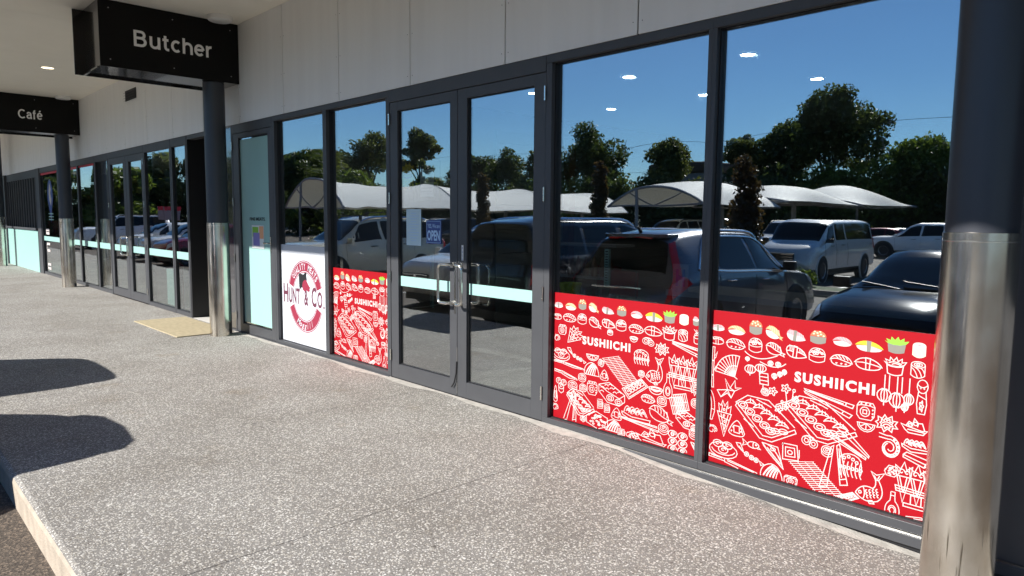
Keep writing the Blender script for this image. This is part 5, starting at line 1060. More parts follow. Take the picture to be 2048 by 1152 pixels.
def make_car(name, label, cat, paint, st, wx, wr, loc, rz, front_glass, rear_glass, side_glass, opts=(), group='cars parked around the shops', wy=None, rear_lamps=None, head=None, grille=None, rimspokes=5):
    """+x is the nose of the car"""
    t = thing(name, label, cat, (loc[0], loc[1], G), rz, group)
    B = CarBody(st); m = MB(); B.mesh(m); m.build('body', paint, t, smooth=True)
    wmax = float(max(B.st[:, 4])); wy = wy or wmax - .095
    # wheel arches: dark wells with a raised lip
    for x in wx:
        for s_ in (1, -1):
            m = MB(); m.lathe([(0, s_ * (wmax - .005)), (wr * 1.1, s_ * (wmax + .002)), (wr * 1.1, s_ * (wmax - .2))], 28, axis='y', c=(x, 0, wr + .02)); m.build('wheel_arch', 'trim', t)
            m = MB(); m.lathe([(wr * 1.1, s_ * (wmax - .03)), (wr * 1.11, s_ * (wmax + .010)), (wr * 1.2, s_ * (wmax + .006)), (wr * 1.24, s_ * (wmax - .03))], 28, axis='y', c=(x, 0, wr + .02))
            kp = [i for i, f in enumerate(m.f)]; m.build('arch_lip', 'trim' if 'darklip' in opts else paint, t, smooth=True)
    wheels(t, wx, wmax - .085, wr)
    for nm, GL in (('windscreen', front_glass), ('rear_window', rear_glass)):
        if not GL: continue
        x0, x1, vv = GL; m = MB()
        for s_ in (1, -1): B.patch(m, [(x0, vv), (x1, vv + .1), (x1, 8), (x0, 8)], s_, .007, 12, 8)
        m.build(nm, 'carglass', t, smooth=True)
    for (a0, a1, b1, b0) in side_glass:
        for s_ in (1, -1):
            m = MB(); B.patch(m, [(a0, 4.12), (a1, 4.12), (b1, 4.93), (b0, 4.93)], s_, .006, 10, 4); m.build('side_window', 'carglass', t, smooth=True)
    if 'chromeline' in opts:
        for s_ in (1, -1):
            a0 = side_glass[0][0]; a1 = side_glass[-1][1]; pts = [B.P(a0 + (a1 - a0) * i / 16, 4.06, s_) + Vector((0, s_ * .008, 0)) for i in range(17)]
            m = MB(); m.tube(pts, .017, 6)
            b0 = side_glass[0][3]; b1 = side_glass[-1][2]
            pts = [B.P(a0, 4.06, s_)] + [B.P(b0 + (b1 - b0) * i / 16, 4.97, s_) + Vector((0, s_ * .008, 0)) for i in range(17)] + [B.P(a1, 4.06, s_)]
            m.tube(pts, .019, 6); m.build('window_trim', 'chromet', t, smooth=True)
    # door gaps, handles
    dz = [side_glass[0][1], (side_glass[-1][1])] if len(side_glass) else []
    for g_ in side_glass[:-1] + side_glass[-1:]:
        for s_ in (1, -1):
            x = (g_[1]); pts = [B.P(x, v, s_) + Vector((0, s_ * .001, 0)) for v in (1.2, 2, 3, 3.9)]
            m = MB(); m.tube(pts, .005, 4); m.build('door_gap', 'trim', t)
            x = g_[0] + .12; p = B.P(x, 3.6, s_); m = MB(); m.tube([p, p + Vector((.02, s_ * .03, 0)), p + Vector((.16, s_ * .032, 0)), p + Vector((.18, 0, 0))], .012, 6); m.build('door_handle', 'chromet' if 'chromeline' in opts else 'trim', t, smooth=True)
    # mirrors
    mx = side_glass[-1][1] - .08; 
    for s_ in (1, -1):
        p = B.P(mx, 4.25, s_); m = MB(); m.box(p.x - .05, p.x + .04, p.y + s_ * .05, p.y + s_ * .25, p.z - .02, p.z + .12); m.tube([p, (p.x, p.y + s_ * .1, p.z + .02)], .02, 6)
        m.build('wing_mirror', 'trim' if 'blackmirror' in opts else paint, t, bevel=.035)
    if 'rails' in opts:
        a0 = side_glass[0][3] + .1; a1 = side_glass[-1][2] - .1
        for s_ in (1, -1):
            pts = [B.P(a0 + (a1 - a0) * i / 12, 5.35, s_) + Vector((0, 0, .05 * min(1, min(i, 12 - i) / 1.2))) for i in range(13)]
            m = MB(); m.tube(pts, .027, 8); m.build('roof_rail', 'chromet' if 'silverrails' in opts else 'trim', t, smooth=True)
    if 'crossbars' in opts:
        for x in (-.1 - .5, .35):
            m = MB(); zz = B.P(x, 8)[2] + .09; m.box(x - .03, x + .03, -.62, .62, zz, zz + .03)
            for s_ in (1, -1): m.box(x - .04, x + .04, s_ * .60, s_ * .66, zz - .12, zz + .01)
            m.build('roof_bar', 'trim', t, bevel=.005)
    xr = float(B.x[0]); xf = float(B.x[-1])
    if rear_lamps:
        for q in rear_lamps:
            for s_ in (1, -1): m = MB(); B.patch(m, q, s_, .012, 8, 6); m.build('tail_lamp', 'lampred', t, smooth=True)
    if head:
        for q in head:
            for s_ in (1, -1): m = MB(); B.patch(m, q, s_, .01, 8, 5); m.build('headlamp', 'lampclear', t, smooth=True)
    zr = float(B.st[0, 1]); 
    m = MB(); m.box(xr - .025, xr - .008, -.26, .26, zr + .14, zr + .26); m.build('number_plate', 'white', t, bevel=.003)
    m = MB(); m.box(xf + .005, xf + .02, -.19, .19, float(B.st[-1, 1]) + .02, float(B.st[-1, 1]) + .13); m.build('number_plate', 'white', t, bevel=.003)
    m = MB()
    for s_ in (1, -1): B.patch(m, [(xf - .13, 3.0), (xf - .01, 2.4), (xf - .01, .4), (xf - .13, .3)], s_, .006, 4, 4)
    m.build('front_bumper', 'trim' if 'darkbumper' in opts else paint, t, smooth=True)
    if grille:
        z0_, z1_, hw = grille
        m = MB(); m.box(xf - .03, xf + .012, -hw, hw, z0_, z1_); m.build('grille', 'trim', t, bevel=.02)
        m = MB()
        for k in range(3): zz = z0_ + (z1_ - z0_) * (k + .5) / 3; m.box(xf + .013, xf + .022, -hw * .95, hw * .95, zz - .008, zz + .008)
        m.cyl((xf + .012, 0, (z0_ + z1_) / 2), (xf + .03, 0, (z0_ + z1_) / 2), .06, n=20); m.build('grille_bar', 'chromet', t)
    # dashes and seats seen through glass stay dark: underbody tray
    m = MB(); m.box(xr + .25, xf - .25, -wmax * .8, wmax * .8, .16, .34); m.build('underbody', 'trim', t)
    return t, B
def paint(n, c, metal=.6, rough=.3, coat=1): return mat('paint_' + n, c, rough, metal=metal, coat=coat)
N90 = PI / 2        # nose towards the shops (+Y);  -N90 = tail towards the shops
#        x     zb   zl   zt   wl   wb   wt
CRV = [(-2.27, .45, .70, .76, .66, .60, .50), (-2.22, .36, .86, .92, .80, .76, .66), (-2.14, .30, .98, 1.06, .88, .83, .74), (-2.0, .27, 1.05, 1.34, .905, .86, .68), (-1.86, .26, 1.10, 1.55, .91, .87, .60), (-1.6, .25, 1.12, 1.635, .91, .88, .60),
       (-.8, .24, 1.07, 1.68, .91, .89, .62), (.1, .24, 1.03, 1.66, .91, .89, .62), (.5, .24, 1.01, 1.56, .91, .89, .61), (.95, .24, 1.0, 1.28, .91, .88, .66), (1.25, .24, .98, 1.08, .91, .87, .72), (1.7, .25, .94, 1.03, .905, .84, .70), (2.05, .28, .86, .95, .87, .80, .66), (2.2, .33, .70, .80, .80, .72, .6), (2.27, .42, .6, .66, .66, .6, .5)]
pC = paint('gunmetal', (.12, .128, .155), .5, .3)
car, B = make_car('parked_car', 'gunmetal compact SUV backed in, tall red tail lamps, reflected in the first big pane', 'car', pC, CRV, (-1.33, 1.30), .35, (-5.95, -6.12), -N90,
         (.55, 1.22, 5.2), (-2.10, -1.87, 5.35), [(-1.58, -1.05, -1.05, -1.15), (-.98, -.05, -.12, -.98), (.02, 1.0, .55, -.02)], ('rails', 'silverrails', 'chromeline', 'darkbumper', 'blackmirror', 'darklip'),
         rear_lamps=[[(-2.24, 3.1), (-1.78, 3.45), (-1.95, 4.0), (-2.18, 4.0)], [(-2.18, 4.0), (-1.99, 4.0), (-1.76, 5.1), (-1.87, 5.4)]], head=[[(1.85, 3.5), (2.16, 3.3), (2.12, 4.3), (1.8, 4.2)]], grille=(.55, .72, .45))
m = MB(); m.box(-2.255, -2.225, -.42, .42, .885, .915); m.build('tailgate_bar', 'chromet', car, bevel=.006)
m = MB(); m.tube([(-1.7, 0, 1.63), (-1.76, 0, 1.70), (-1.80, 0, 1.71)], [.03, .018, .006], 8); m.build('roof_aerial', 'trim', car, smooth=True)
m = MB(); m.tube([(-1.93, -.35, 1.555), (-1.95, 0, 1.575), (-1.93, .35, 1.555)], .015, 8); m.build('brake_lamp', 'lampred', car, smooth=True)
m = MB(); vs = [(-1.6, -.55), (-1.83, -.52), (-1.93, -.38), (-1.97, 0), (-1.93, .38), (-1.83, .52), (-1.6, .55)]; m.add([(x, y, 1.56) for x, y in vs] + [(x, y, 1.615) for x, y in vs], [tuple(range(7)), tuple(range(7, 14))[::-1]] + [(i, (i + 1) % 7, 7 + (i + 1) % 7, 7 + i) for i in range(7)]); m.build('spoiler', pC, car, bevel=.01)
m = MB(); m.box(-2.29, -2.2, -.84, .84, .40, .62); m.build('rear_bumper', 'trim', car, bevel=.03)

SED = [(-2.4, .42, .72, .78, .66, .6, .5), (-2.33, .32, .86, .95, .84, .78, .68), (-2.1, .27, .93, 1.04, .90, .84, .72), (-1.55, .25, .95, 1.12, .91, .86, .70), (-1.1, .24, .95, 1.32, .91, .87, .60), (-.5, .23, .94, 1.42, .91, .87, .58),
       (.1, .23, .93, 1.43, .91, .87, .58), (.45, .23, .92, 1.33, .91, .87, .60), (.9, .23, .92, 1.13, .91, .86, .66), (1.2, .23, .90, 1.0, .91, .84, .72), (1.7, .24, .84, .93, .91, .80, .68), (2.1, .25, .74, .83, .88, .74, .6), (2.3, .28, .62, .70, .80, .66, .52), (2.4, .36, .5, .55, .62, .52, .4)]
pB = mat('paint_black', (.005, .0055, .008), .09, spec=.3, coat=0)
car, B = make_car('parked_car', 'black sedan parked nose in, bonnet and windscreen reflected beside the steel pole', 'car', pB, SED, (-1.42, 1.42), .33, (-2.82, -6.75), N90,
         (.42, 1.2, 5.2), (-1.5, -1.05, 5.3), [(-1.25, -.45, -.5, -.95), (-.38, .85, .4, -.38)], ('blackmirror',), rear_lamps=[[(-2.33, 3.2), (-2.1, 3.2), (-2.1, 4.1), (-2.3, 4.1)]], head=[[(1.85, 3.3), (2.28, 2.9), (2.2, 4.6), (1.9, 4.3)]], grille=(.42, .58, .42))
m = MB(); m.tube([(1.17, -.62, 1.015), (1.1, .05, 1.08), (1.08, .1, 1.09)], .009, 6); m.tube([(1.2, .1, 1.0), (1.08, .6, 1.06)], .009, 6); m.build('wiper', 'trim', car)
m = MB(); m.box(.5, .56, -.1, .1, 1.17, 1.23); m.build('interior_mirror', 'trim', car, bevel=.01)

WAG = [(-2.45, .48, .80, .86, .70, .66, .58), (-2.42, .38, 1.0, 1.05, .86, .82, .74), (-2.36, .34, 1.12, 1.25, .92, .88, .78), (-2.28, .33, 1.18, 1.62, .93, .89, .70), (-2.15, .32, 1.2, 1.76, .93, .90, .66), (-1.2, .31, 1.18, 1.84, .93, .90, .66),
       (0, .31, 1.14, 1.83, .93, .90, .66), (.4, .31, 1.13, 1.74, .93, .9, .66), (.8, .31, 1.12, 1.44, .93, .9, .70), (1.15, .31, 1.1, 1.2, .93, .88, .76), (1.7, .32, 1.06, 1.15, .93, .86, .74), (2.15, .34, .98, 1.08, .91, .84, .70), (2.35, .38, .8, .9, .86, .76, .62), (2.42, .46, .68, .74, .72, .64, .5)]
WG = [(-2.0, -1.2, -1.2, -1.95), (-1.12, -.2, -.22, -1.12), (-.12, .98, .45, -.12)]
HL = [[(1.95, 3.4), (2.34, 3.2), (2.3, 4.3), (1.95, 4.2)]]; TL = [[(-2.42, 3.0), (-2.3, 3.0), (-2.3, 4.2), (-2.38, 4.2)]]
pD = paint('charcoal', (.02, .023, .028), .5, .25)
make_car('parked_car', 'tall charcoal four wheel drive backed in beside the gunmetal SUV', 'car', pD, WAG, (-1.45, 1.35), .38, (-8.25, -6.12), -N90, (.42, 1.12, 5.2), (-2.34, -2.2, 5.35), WG, ('rails', 'silverrails', 'darklip'), rear_lamps=TL, head=HL, grille=(.7, .95, .45))
pW = paint('white', (.82, .83, .83), 0, .3)
SUV2 = [tuple(r) for r in CRV]
make_car('parked_car', 'white hatch shaped SUV nose in, between the charcoal and the beige four wheel drives', 'car', pW, CRV, (-1.33, 1.30), .34, (-11.3, -6.7), N90, (.55, 1.22, 5.2), (-2.10, -1.87, 5.35), [(-1.62, -1.05, -1.05, -1.35), (-.98, -.05, -.12, -.98), (.02, 1.0, .55, -.02)], ('rails', 'silverrails'), rear_lamps=TL and [[(-2.17, 3.2), (-2.0, 3.2), (-2.03, 4.0), (-2.13, 4.0)]], head=[[(1.85, 3.5), (2.16, 3.3), (2.12, 4.3), (1.8, 4.2)]], grille=(.55, .72, .45))
pG = paint('champagne', (.72, .67, .52), .1, .35)
make_car('parked_car', 'champagne four wheel drive with black roof bars, nose in, reflected above the butcher film', 'car', pG, WAG, (-1.45, 1.35), .38, (-17.1, -6.7), N90, (.42, 1.12, 5.2), (-2.34, -2.2, 5.35), WG, ('rails', 'silverrails', 'crossbars'), rear_lamps=TL, head=HL, grille=(.7, .95, .45))
# far side of the driveway
VAN = [(-2.45, .40, .9, .95, .84, .80, .74), (-2.43, .32, 1.1, 1.7, .92, .88, .74), (-2.36, .30, 1.14, 1.84, .94, .90, .76), (-1.6, .28, 1.14, 1.90, .95, .91, .77), (.4, .28, 1.12, 1.90, .95, .91, .77), (.85, .28, 1.1, 1.80, .95, .91, .76), (1.2, .28, 1.08, 1.50, .95, .9, .76), (1.5, .28, 1.05, 1.22, .95, .89, .78), (1.95, .29, .98, 1.08, .94, .86, .74), (2.25, .32, .84, .94, .9, .80, .68), (2.4, .38, .66, .74, .8, .7, .6), (2.45, .45, .6, .64, .68, .6, .5)]
pS = paint('silver', (.66, .67, .66), .15, .35)
make_car('parked_van', 'silver people mover van nose in across the driveway', 'van', pS, VAN, (-1.5, 1.55), .33, (-9.7, -18.9), N90, (.86, 1.5, 5.15), (-2.43, -2.36, 5.2), [(-2.25, -.2, -.2, -2.22), (-.1, .55, .5, -.1), (.65, 1.35, .9, .6)], ('blackmirror',), rear_lamps=TL, head=[[(2.0, 3.4), (2.36, 3.2), (2.3, 4.3), (1.95, 4.3)]], grille=(.62, .84, .5))
# ute, broadside on
UTE = [(-.95, .42, .98, 1.02, .88, .85, .8), (-.93, .36, 1.1, 1.7, .92, .89, .72), (-.8, .36, 1.12, 1.8, .92, .89, .68), (.3, .36, 1.1, 1.82, .92, .89, .68), (.65, .36, 1.1, 1.7, .92, .89, .68), (1.1, .36, 1.09, 1.36, .92, .88, .72), (1.4, .36, 1.08, 1.17, .92, .87, .76), (2.1, .38, 1.03, 1.12, .91, .84, .72), (2.5, .42, .92, 1.0, .88, .8, .66), (2.65, .48, .75, .82, .78, .7, .55)]
car, B = make_car('parked_ute', 'white dual cab ute parked broadside beyond the silver van', 'ute', pW, UTE, (-1.6, 1.7), .39, (-10.4, -33.0), PI, (.68, 1.36, 5.2), (-.93, -.86, 5.3), [(-.75, .15, .1, -.72), (.22, 1.2, .65, .2)], ('darklip',), head=[[(2.2, 3.4), (2.58, 3.2), (2.5, 4.3), (2.15, 4.3)]], grille=(.7, .95, .45))
m = MB(); m.box(-2.6, -.98, -.92, -.86, .55, 1.12); m.box(-2.6, -.98, .86, .92, .55, 1.12); m.box(-2.66, -2.6, -.92, .92, .55, 1.12); m.box(-2.6, -.98, -.86, .86, .5, .6); m.build('tray', pW, car, bevel=.02)
HAT = [(-2.05, .42, .74, .8, .66, .6, .5), (-1.98, .33, .92, .98, .80, .76, .68), (-1.8, .27, .98, 1.28, .86, .82, .62), (-1.55, .25, 1.0, 1.42, .87, .83, .58), (-.8, .24, .98, 1.5, .87, .84, .58), (0, .24, .95, 1.48, .87, .84, .58), (.5, .24, .93, 1.3, .87, .84, .6), (.95, .24, .92, 1.02, .87, .82, .68), (1.5, .25, .86, .95, .87, .78, .64), (1.85, .28, .74, .82, .82, .72, .56), (2.0, .36, .56, .62, .66, .56, .44)]
HG = [(-1.5, -.9, -.9, -1.35), (-.82, .0, -.05, -.82), (.08, .78, .35, .05)]
pR = paint('red', (.25, .008, .012), .3, .25)
def hatch(label, pnt, x, y, rz, **k): return make_car('parked_car', label, 'car', pnt, HAT, (-1.25, 1.25), .31, (x, y), rz, (.1, .93, 5.2), (-1.82, -1.5, 5.35), HG, (), rear_lamps=[[(-1.98, 3.2), (-1.8, 3.2), (-1.8, 4.1), (-1.9, 4.1)]], head=[[(1.6, 3.4), (1.92, 3.0), (1.85, 4.3), (1.55, 4.2)]], grille=(.45, .6, .4), **k)
def suv(label, pnt, x, y, rz): return make_car('parked_car', label, 'car', pnt, WAG, (-1.45, 1.35), .38, (x, y), rz, (.42, 1.12, 5.2), (-2.34, -2.2, 5.35), WG, ('rails',), rear_lamps=TL, head=HL, grille=(.7, .95, .45))
hatch('dark red hatchback nose in, reflected in the cafe windows near the recess', pR, -27.3, -6.5, N90)
hatch('white hatchback behind the dark red one, reflected in the cafe windows', pW, -30.2, -6.8, N90)
suv('white wagon reflected left of the cafe doors', pW, -43.0, -7.5, N90)
pDB = paint('dark_blue', (.015, .02, .05), .4, .3)
hatch('white hatchback nose in, partly behind the cafe door handle', pW, -33.4, -6.8, N90)
suv('pale beige wagon under the shade sail left of the mullion', pG, -20.8, -27.5, N90)
hatch('silver hatchback in the shade under the sail', pS, -17.7, -27.0, N90)
suv('white wagon parked beyond the bronze shrub', pW, -14.6, -27.4, N90)
hatch('pale hatchback far beyond the silver van roof', pS, -17.5, -44.0, 0)
hatch('silver small car far between the van and the ute', pS, -13.4, -41.0, 0)
hatch('red small car half hidden far between the van and the ute', pR, -15.0, -39.0, PI)
suv('dark wagon in the shade of the long sail', pD, -30.5, -20.0, N90)
suv('grey wagon at the far end of the long sail', pS, -33.5, -25.0, N90)
hatch('dark hatchback under the middle of the long sail', pDB, -27.0, -27.0, N90)

# ------------------------------------------------------------------ shade sails
def sail(label, xa, xb, ya, yb, zlo, zhi, sag=.0, pillow=0.):
    """barrel roof, axis along Y, arch frames at both ends"""
    t = thing('shade_sail', label, 'shade sail', ((xa + xb) / 2, (ya + yb) / 2, G), group='white shade sails over the car park')
    hx = (xb - xa) / 2; hy = (yb - ya) / 2; n, k = 16, 14
    def z(s, u):
        a = (1 - s * s)
        f = 1 - sag * (1 - u * u) if not pillow else (1 - pillow * (u * u))
        return zlo + .15 + (zhi - zlo) * a * f
    m = MB(); vs = []
    for lay in (0, -.012):
        for i in range(n + 1):
            for j in range(k + 1):
                s, u = -1 + 2 * i / n, -1 + 2 * j / k; inset = 1 - .05 * (1 - u * u) * abs(s) ** 3
                vs.append((s * hx * inset, u * hy, z(s, u) + lay))
    w = k + 1; o_ = (n + 1) * w
    fs = [(i * w + j, (i + 1) * w + j, (i + 1) * w + j + 1, i * w + j + 1) for i in range(n) for j in range(k)]
    fs += [tuple(q + o_ for q in f[::-1]) for f in fs]
    m.add(vs, fs); m.build('canopy', 'sail', t, smooth=True)
    for u in (-1, 1):
        pts = [(-hx + 2 * hx * i / 14, u * hy, z(-1 + 2 * i / 14, u) - .05) for i in range(15)]
        m = MB(); m.tube(pts, .06, 8); m.build('arch', 'galv', t, smooth=True)
        m = MB(); m.tube([(-hx, u * hy, zlo + .1), (hx, u * hy, zlo + .1)], .04, 8); m.tube([(0, u * hy, zlo + .1), (-hx * .55, u * hy, z(-.55, u) - .05)], .035, 6); m.tube([(0, u * hy, zlo + .1), (hx * .55, u * hy, z(.55, u) - .05)], .035, 6); m.build('brace', 'galv', t)
    for s in (-.35, ) :
        for u in (-1, 1): m = MB(); m.cyl((s * hx, u * hy, 0), (s * hx, u * hy, z(s, u) - .05), .09, n=12); m.build('post', 'galv', t, smooth=True)
    return t
sail('nearest white shade sail of the right row, its arch end facing the shops', -22.2, -16.9, -31.5, -24.0, 2.4, 3.6, .0, .25)
sail('second white shade sail of the right row', -22.2, -16.5, -40.5, -31.6, 2.72, 3.8, 0, .7)
sail('last white shade sail of the right row, ending in a low tip', -22.2, -16.3, -50.3, -40.6, 2.8, 4.05, 0, .75)
sail('nearest white shade sail of the long left row, its arch end facing the shops', -39.5, -32.5, -23.0, -15.2, 2.2, 3.75, .18)
sail('middle white shade sail of the long left row', -39.5, -32.5, -31.0, -23.1, 2.2, 3.75, .18)
sail('farthest white shade sail of the long left row', -39.5, -32.5, -39.2, -31.1, 2.2, 3.75, .18)

# ------------------------------------------------------------------ trees
def leaf_cloud(name, blobs, n, size, mt, parent, seed, aspect=1.0):
    """leaf faces scattered in and on the blobs' surfaces"""
    R = np.random.default_rng(seed); bl = np.array(blobs, float); vol = bl[:, 3] ** 2; idx = R.choice(len(bl), n, p=vol / vol.sum())
    d = R.normal(size=(n, 3)); d /= np.linalg.norm(d, axis=1)[:, None]; rr = R.random(n) ** .28
    bump = 1 + .22 * np.sin(d[:, 0] * 7 + idx) * np.cos(d[:, 2] * 6 + idx * 2)
    c = bl[idx, :3] + d * (bl[idx, 3] * rr * bump)[:, None] * np.array([1, 1, .8])
    a = R.normal(size=(n, 3)); a /= np.linalg.norm(a, axis=1)[:, None]; b = np.cross(a, R.normal(size=(n, 3))); b /= np.linalg.norm(b, axis=1)[:, None]
    s = size * (.5 + R.random(n))[:, None]; a = a * s; b = b * s * aspect * .6
    v = np.empty((n * 4, 3)); v[0::4] = c - a; v[1::4] = c - b * .9 + a * .1; v[2::4] = c + a; v[3::4] = c + b * .9 + a * .1
    me = bpy.data.meshes.new(name); me.vertices.add(n * 4); me.loops.add(n * 4); me.polygons.add(n)
    me.vertices.foreach_set('co', v.ravel()); me.loops.foreach_set('vertex_index', np.arange(n * 4)); me.polygons.foreach_set('loop_start', np.arange(0, n * 4, 4)); me.polygons.foreach_set('loop_total', np.full(n, 4))
    me.update(); me.materials.append(M[mt]); o = bpy.data.objects.new(name, me); COL.objects.link(o); o.parent = parent; return o
def tree(label, x, y, h, w, mt, seed, n=7000, size=.2, crown=.35, sparse=False, name='broadleaf_tree', group='trees behind the car park', blobs_n=26):
    blobs_n = int(blobs_n * 1.25)
    t = thing(name, label, 'tree', (x, y, G), 0, group); R = random.Random(seed); bl = []
    hc = h * (1 - crown)
    for k in range(blobs_n):
        a = R.uniform(0, 2 * PI); q = R.random() ** .6; zz = R.random()
        prof = math.sin(PI * min(1, .12 + zz * .85)) ** .7
        r = w * (.10 if sparse else .135) * R.uniform(.6, 1.4)
        rad_ = max(0, w / 2 - r) * prof
        bl.append((math.cos(a) * q * rad_, math.sin(a) * q * rad_, h * crown + hc * zz * .93 - (r * .5 if zz > .8 else 0), r))
    leaf_cloud('crown', bl, int(n * 2.6), size * .78, mt, t, seed)
    m = MB(); top = Vector((R.uniform(-.3, .3), R.uniform(-.3, .3), h * crown + hc * .35))
    m.tube([(0, 0, 0), (top.x * .4, top.y * .4, top.z * .5), top], [h * .028, h * .02, h * .012], 8)
    m.build('trunk', 'bark', t, smooth=True)
    for b in R.sample(bl, min(9, len(bl))):
        f = R.uniform(.35, .95); s = Vector((top.x * f, top.y * f, top.z * f)); e = Vector(b[:3]); md = (s + e) / 2 + Vector((0, 0, h * .02)); m = MB()
        m.tube([s, md, e], [h * .011, h * .008, h * .003], 6); m.build('limb', 'bark', t, smooth=True)
    return t
T = [('tall bushy tree with a domed crown, reflected in the first big pane', -54, -60, 13.4, 11.5, 'leafdark', 9000, .22, .15, False, 30),
     ('tree with a ragged flat top left of the mullion', -43.4, -60, 10.6, 9.6, 'leafolive', 8500, .2, .15, False, 24),
     ('loose pale eucalypt just right of the mullion', -35.6, -61, 12.0, 7.6, 'leafolive', 6000, .2, .3, True, 24),
     ('dark tree between the eucalypt and the tallest tree', -31.4, -62, 11.4, 9.0, 'leafdark', 8000, .2, .1, False, 22),
     ('tallest broad dark tree in the pane beside the steel pole', -26.0, -60, 14.2, 11.5, 'leafdark', 11000, .22, .1, False, 34),
     ('wide low crowned tree right of the power pole', -18.6, -58, 8.9, 9.5, 'leafgreen', 7500, .2, .15, False, 28),
     ('low bushy tree under the power lines near the steel pole', -11.5, -58, 7.8, 8, 'leafolive', 5000, .2, .1, False, 20),
     ('large tree behind the double doors', -62, -60, 11.0, 8, 'leafolive', 6000, .22, .1, False, 24),
     ('dark round tree left of the tall bushy one', -68.5, -60, 11.5, 9, 'leafdark', 6000, .22, .1, False, 24),
     ('wide tree reflected in the left door leaf', -77, -62, 12.2, 10, 'leafdark', 6000, .24, .1, False, 24),
     ('tall open gum tree seen right of the narrow red pane', -90, -62, 16.2, 10, 'leafolive', 6000, .26, .3, True, 28),
     ('big gum tree above the champagne four wheel drive', -101, -60, 16.8, 13, 'leafolive', 7500, .28, .2, False, 28),
     ('dark tree over the left sail arch', -114, -60, 15.0, 14, 'leafdark', 7000, .28, .1, False, 26),
     ('dark tree at the left edge of the butcher pane', -128, -60, 15.0, 14, 'leafdark', 6000, .28, .1, False, 24),
     ('bright green rounded tree behind the left sail arch', -70, -38, 7.2, 9, 'leafgreen', 6000, .2, .1, False, 22)]
T += [('broad tree beyond the steel pole, right of the low bushy one', -2.5, -58, 9.5, 10, 'leafdark', 5000, .22, .1, False, 22), ('second broad tree beyond the steel pole', 9, -59, 10.5, 11, 'leafolive', 5000, .22, .1, False, 22), ('third broad tree well right of the steel pole', 22, -58, 9.0, 12, 'leafdark', 5000, .22, .1, False, 22), ('fourth broad tree at the right end of the back row', 36, -59, 10.5, 13, 'leafgreen', 5000, .24, .1, False, 22)]
for i, (lb, x, y, h, w, mt, n, sz, cr, sp, bn) in enumerate(T): tree(lb, x, y, h, w, mt, 100 + i, n, sz, cr, sp, blobs_n=bn)
LB = ['nearest the building', 'second from the building', 'third from the building', 'fourth from the building', 'fifth from the building', 'sixth from the building', 'seventh from the building', 'closest to the footpath end', 'behind the footpath end']
for i, (x, y, h, w, mt) in enumerate([(-60, -7.5, 5.9, 5, 'leafdark'), (-58, -11.5, 6.0, 5, 'leafgreen'), (-61, -15, 7.2, 5.5, 'leafolive'), (-60, -19, 7.4, 6, 'leafdark'), (-63, -24, 8.2, 7, 'leafgreen'), (-66, -30, 9.0, 8, 'leafdark'), (-74, -37, 10, 9, 'leafolive'), (-75, -3.5, 7.5, 6, 'leafdark'), (-78, 1.5, 8, 7, 'leafgreen')]):
    tree('leafy tree at the far left end of the car park, ' + LB[i], x, y, h, w * 1.35, mt, 300 + i, 6500, .22, .02, group='trees at the left end of the car park', blobs_n=20)
# low bushes closing the back of the car park
BL = ['at the far right end', 'second from the far right end', 'third from the far right end', 'fourth from the far right end', 'fifth from the far right end', 'behind the steel pole', 'under the power pole', 'left of the power pole', 'below the tallest tree', 'left of the tallest tree', 'below the pale eucalypt', 'right of the mullion', 'left of the mullion', 'below the domed tree', 'left of the domed tree', 'behind the right door leaf', 'behind the left door leaf', 'behind the champagne car roof', 'below the big gum', 'below the left sail arch', 'at the far left of the back row']
for i in range(21):
    x = 29 - i * 7.6
    if i % 4 == 0 or True:
        t = thing('hedge_bush', 'dense dark boundary bush ' + BL[i], 'bush', (x, -56.5 + (i % 3) * .7, G), 0, 'boundary bushes behind the car park'); R = random.Random(i)
        leaf_cloud('foliage', [(R.uniform(-3.8, 3.8), R.uniform(-.8, .8), R.uniform(.6, 5.6), R.uniform(1.1, 2.0)) for _ in range(36)], 8500, .19, ['leafdark', 'leafolive', 'leafdark', 'leafgreen'][i % 4], t, 500 + i)
        m = MB()
        for q in range(4): xx = R.uniform(-3, 3); m.tube([(xx, 0, 0), (xx + R.uniform(-.3, .3), .1, 2.2)], [.07, .03], 6)
        m.build('stem', 'bark', t)
# columnar bronze shrubs along the grass strip
def column_shrub(label, x, y, h, w, seed, mt='leafred'):
    t = thing('column_shrub', label, 'shrub', (x, y, G), 0, 'bronze column shrubs on the grass strip'); R = random.Random(seed); bl = []
    for k in range(22):
        zz = k / 21; r = w * .5 * (1 - zz * .6) * R.uniform(.75, .95); a = R.uniform(0, 2 * PI); q = w * .13 * (1 - zz * .5)
        bl.append((math.cos(a) * q, math.sin(a) * q, .35 + (h - .5) * zz, r))
    leaf_cloud('foliage', bl, 9000, .055, mt, t, seed, 1.2); m = MB(); m.tube([(0, 0, 0), (0.03, 0, h * .7)], [.06, .02], 8); m.build('stem', 'bark', t)
column_shrub('bronze column shrub right of the mullion, beside the silver van', -10.5, -15.8, 3.75, 1.5, 41)
column_shrub('bronze column shrub left of the first sail arch', -16.05, -15.8, 3.85, 1.05, 42)
column_shrub('bronze column shrub reflected in the right door leaf', -22.3, -15.8, 3.7, 1.1, 43)
t = thing('garden_plant', 'low green plants in the kerbed strip in front of the silver van', 'plant', (-8.9, -14.3, G + .11)); R = random.Random(9)
leaf_cloud('foliage', [(R.uniform(-1.2, 1.2), R.uniform(-.3, .3), R.uniform(.1, .3), .22) for _ in range(14)], 2600, .045, 'leafgreen', t, 77)
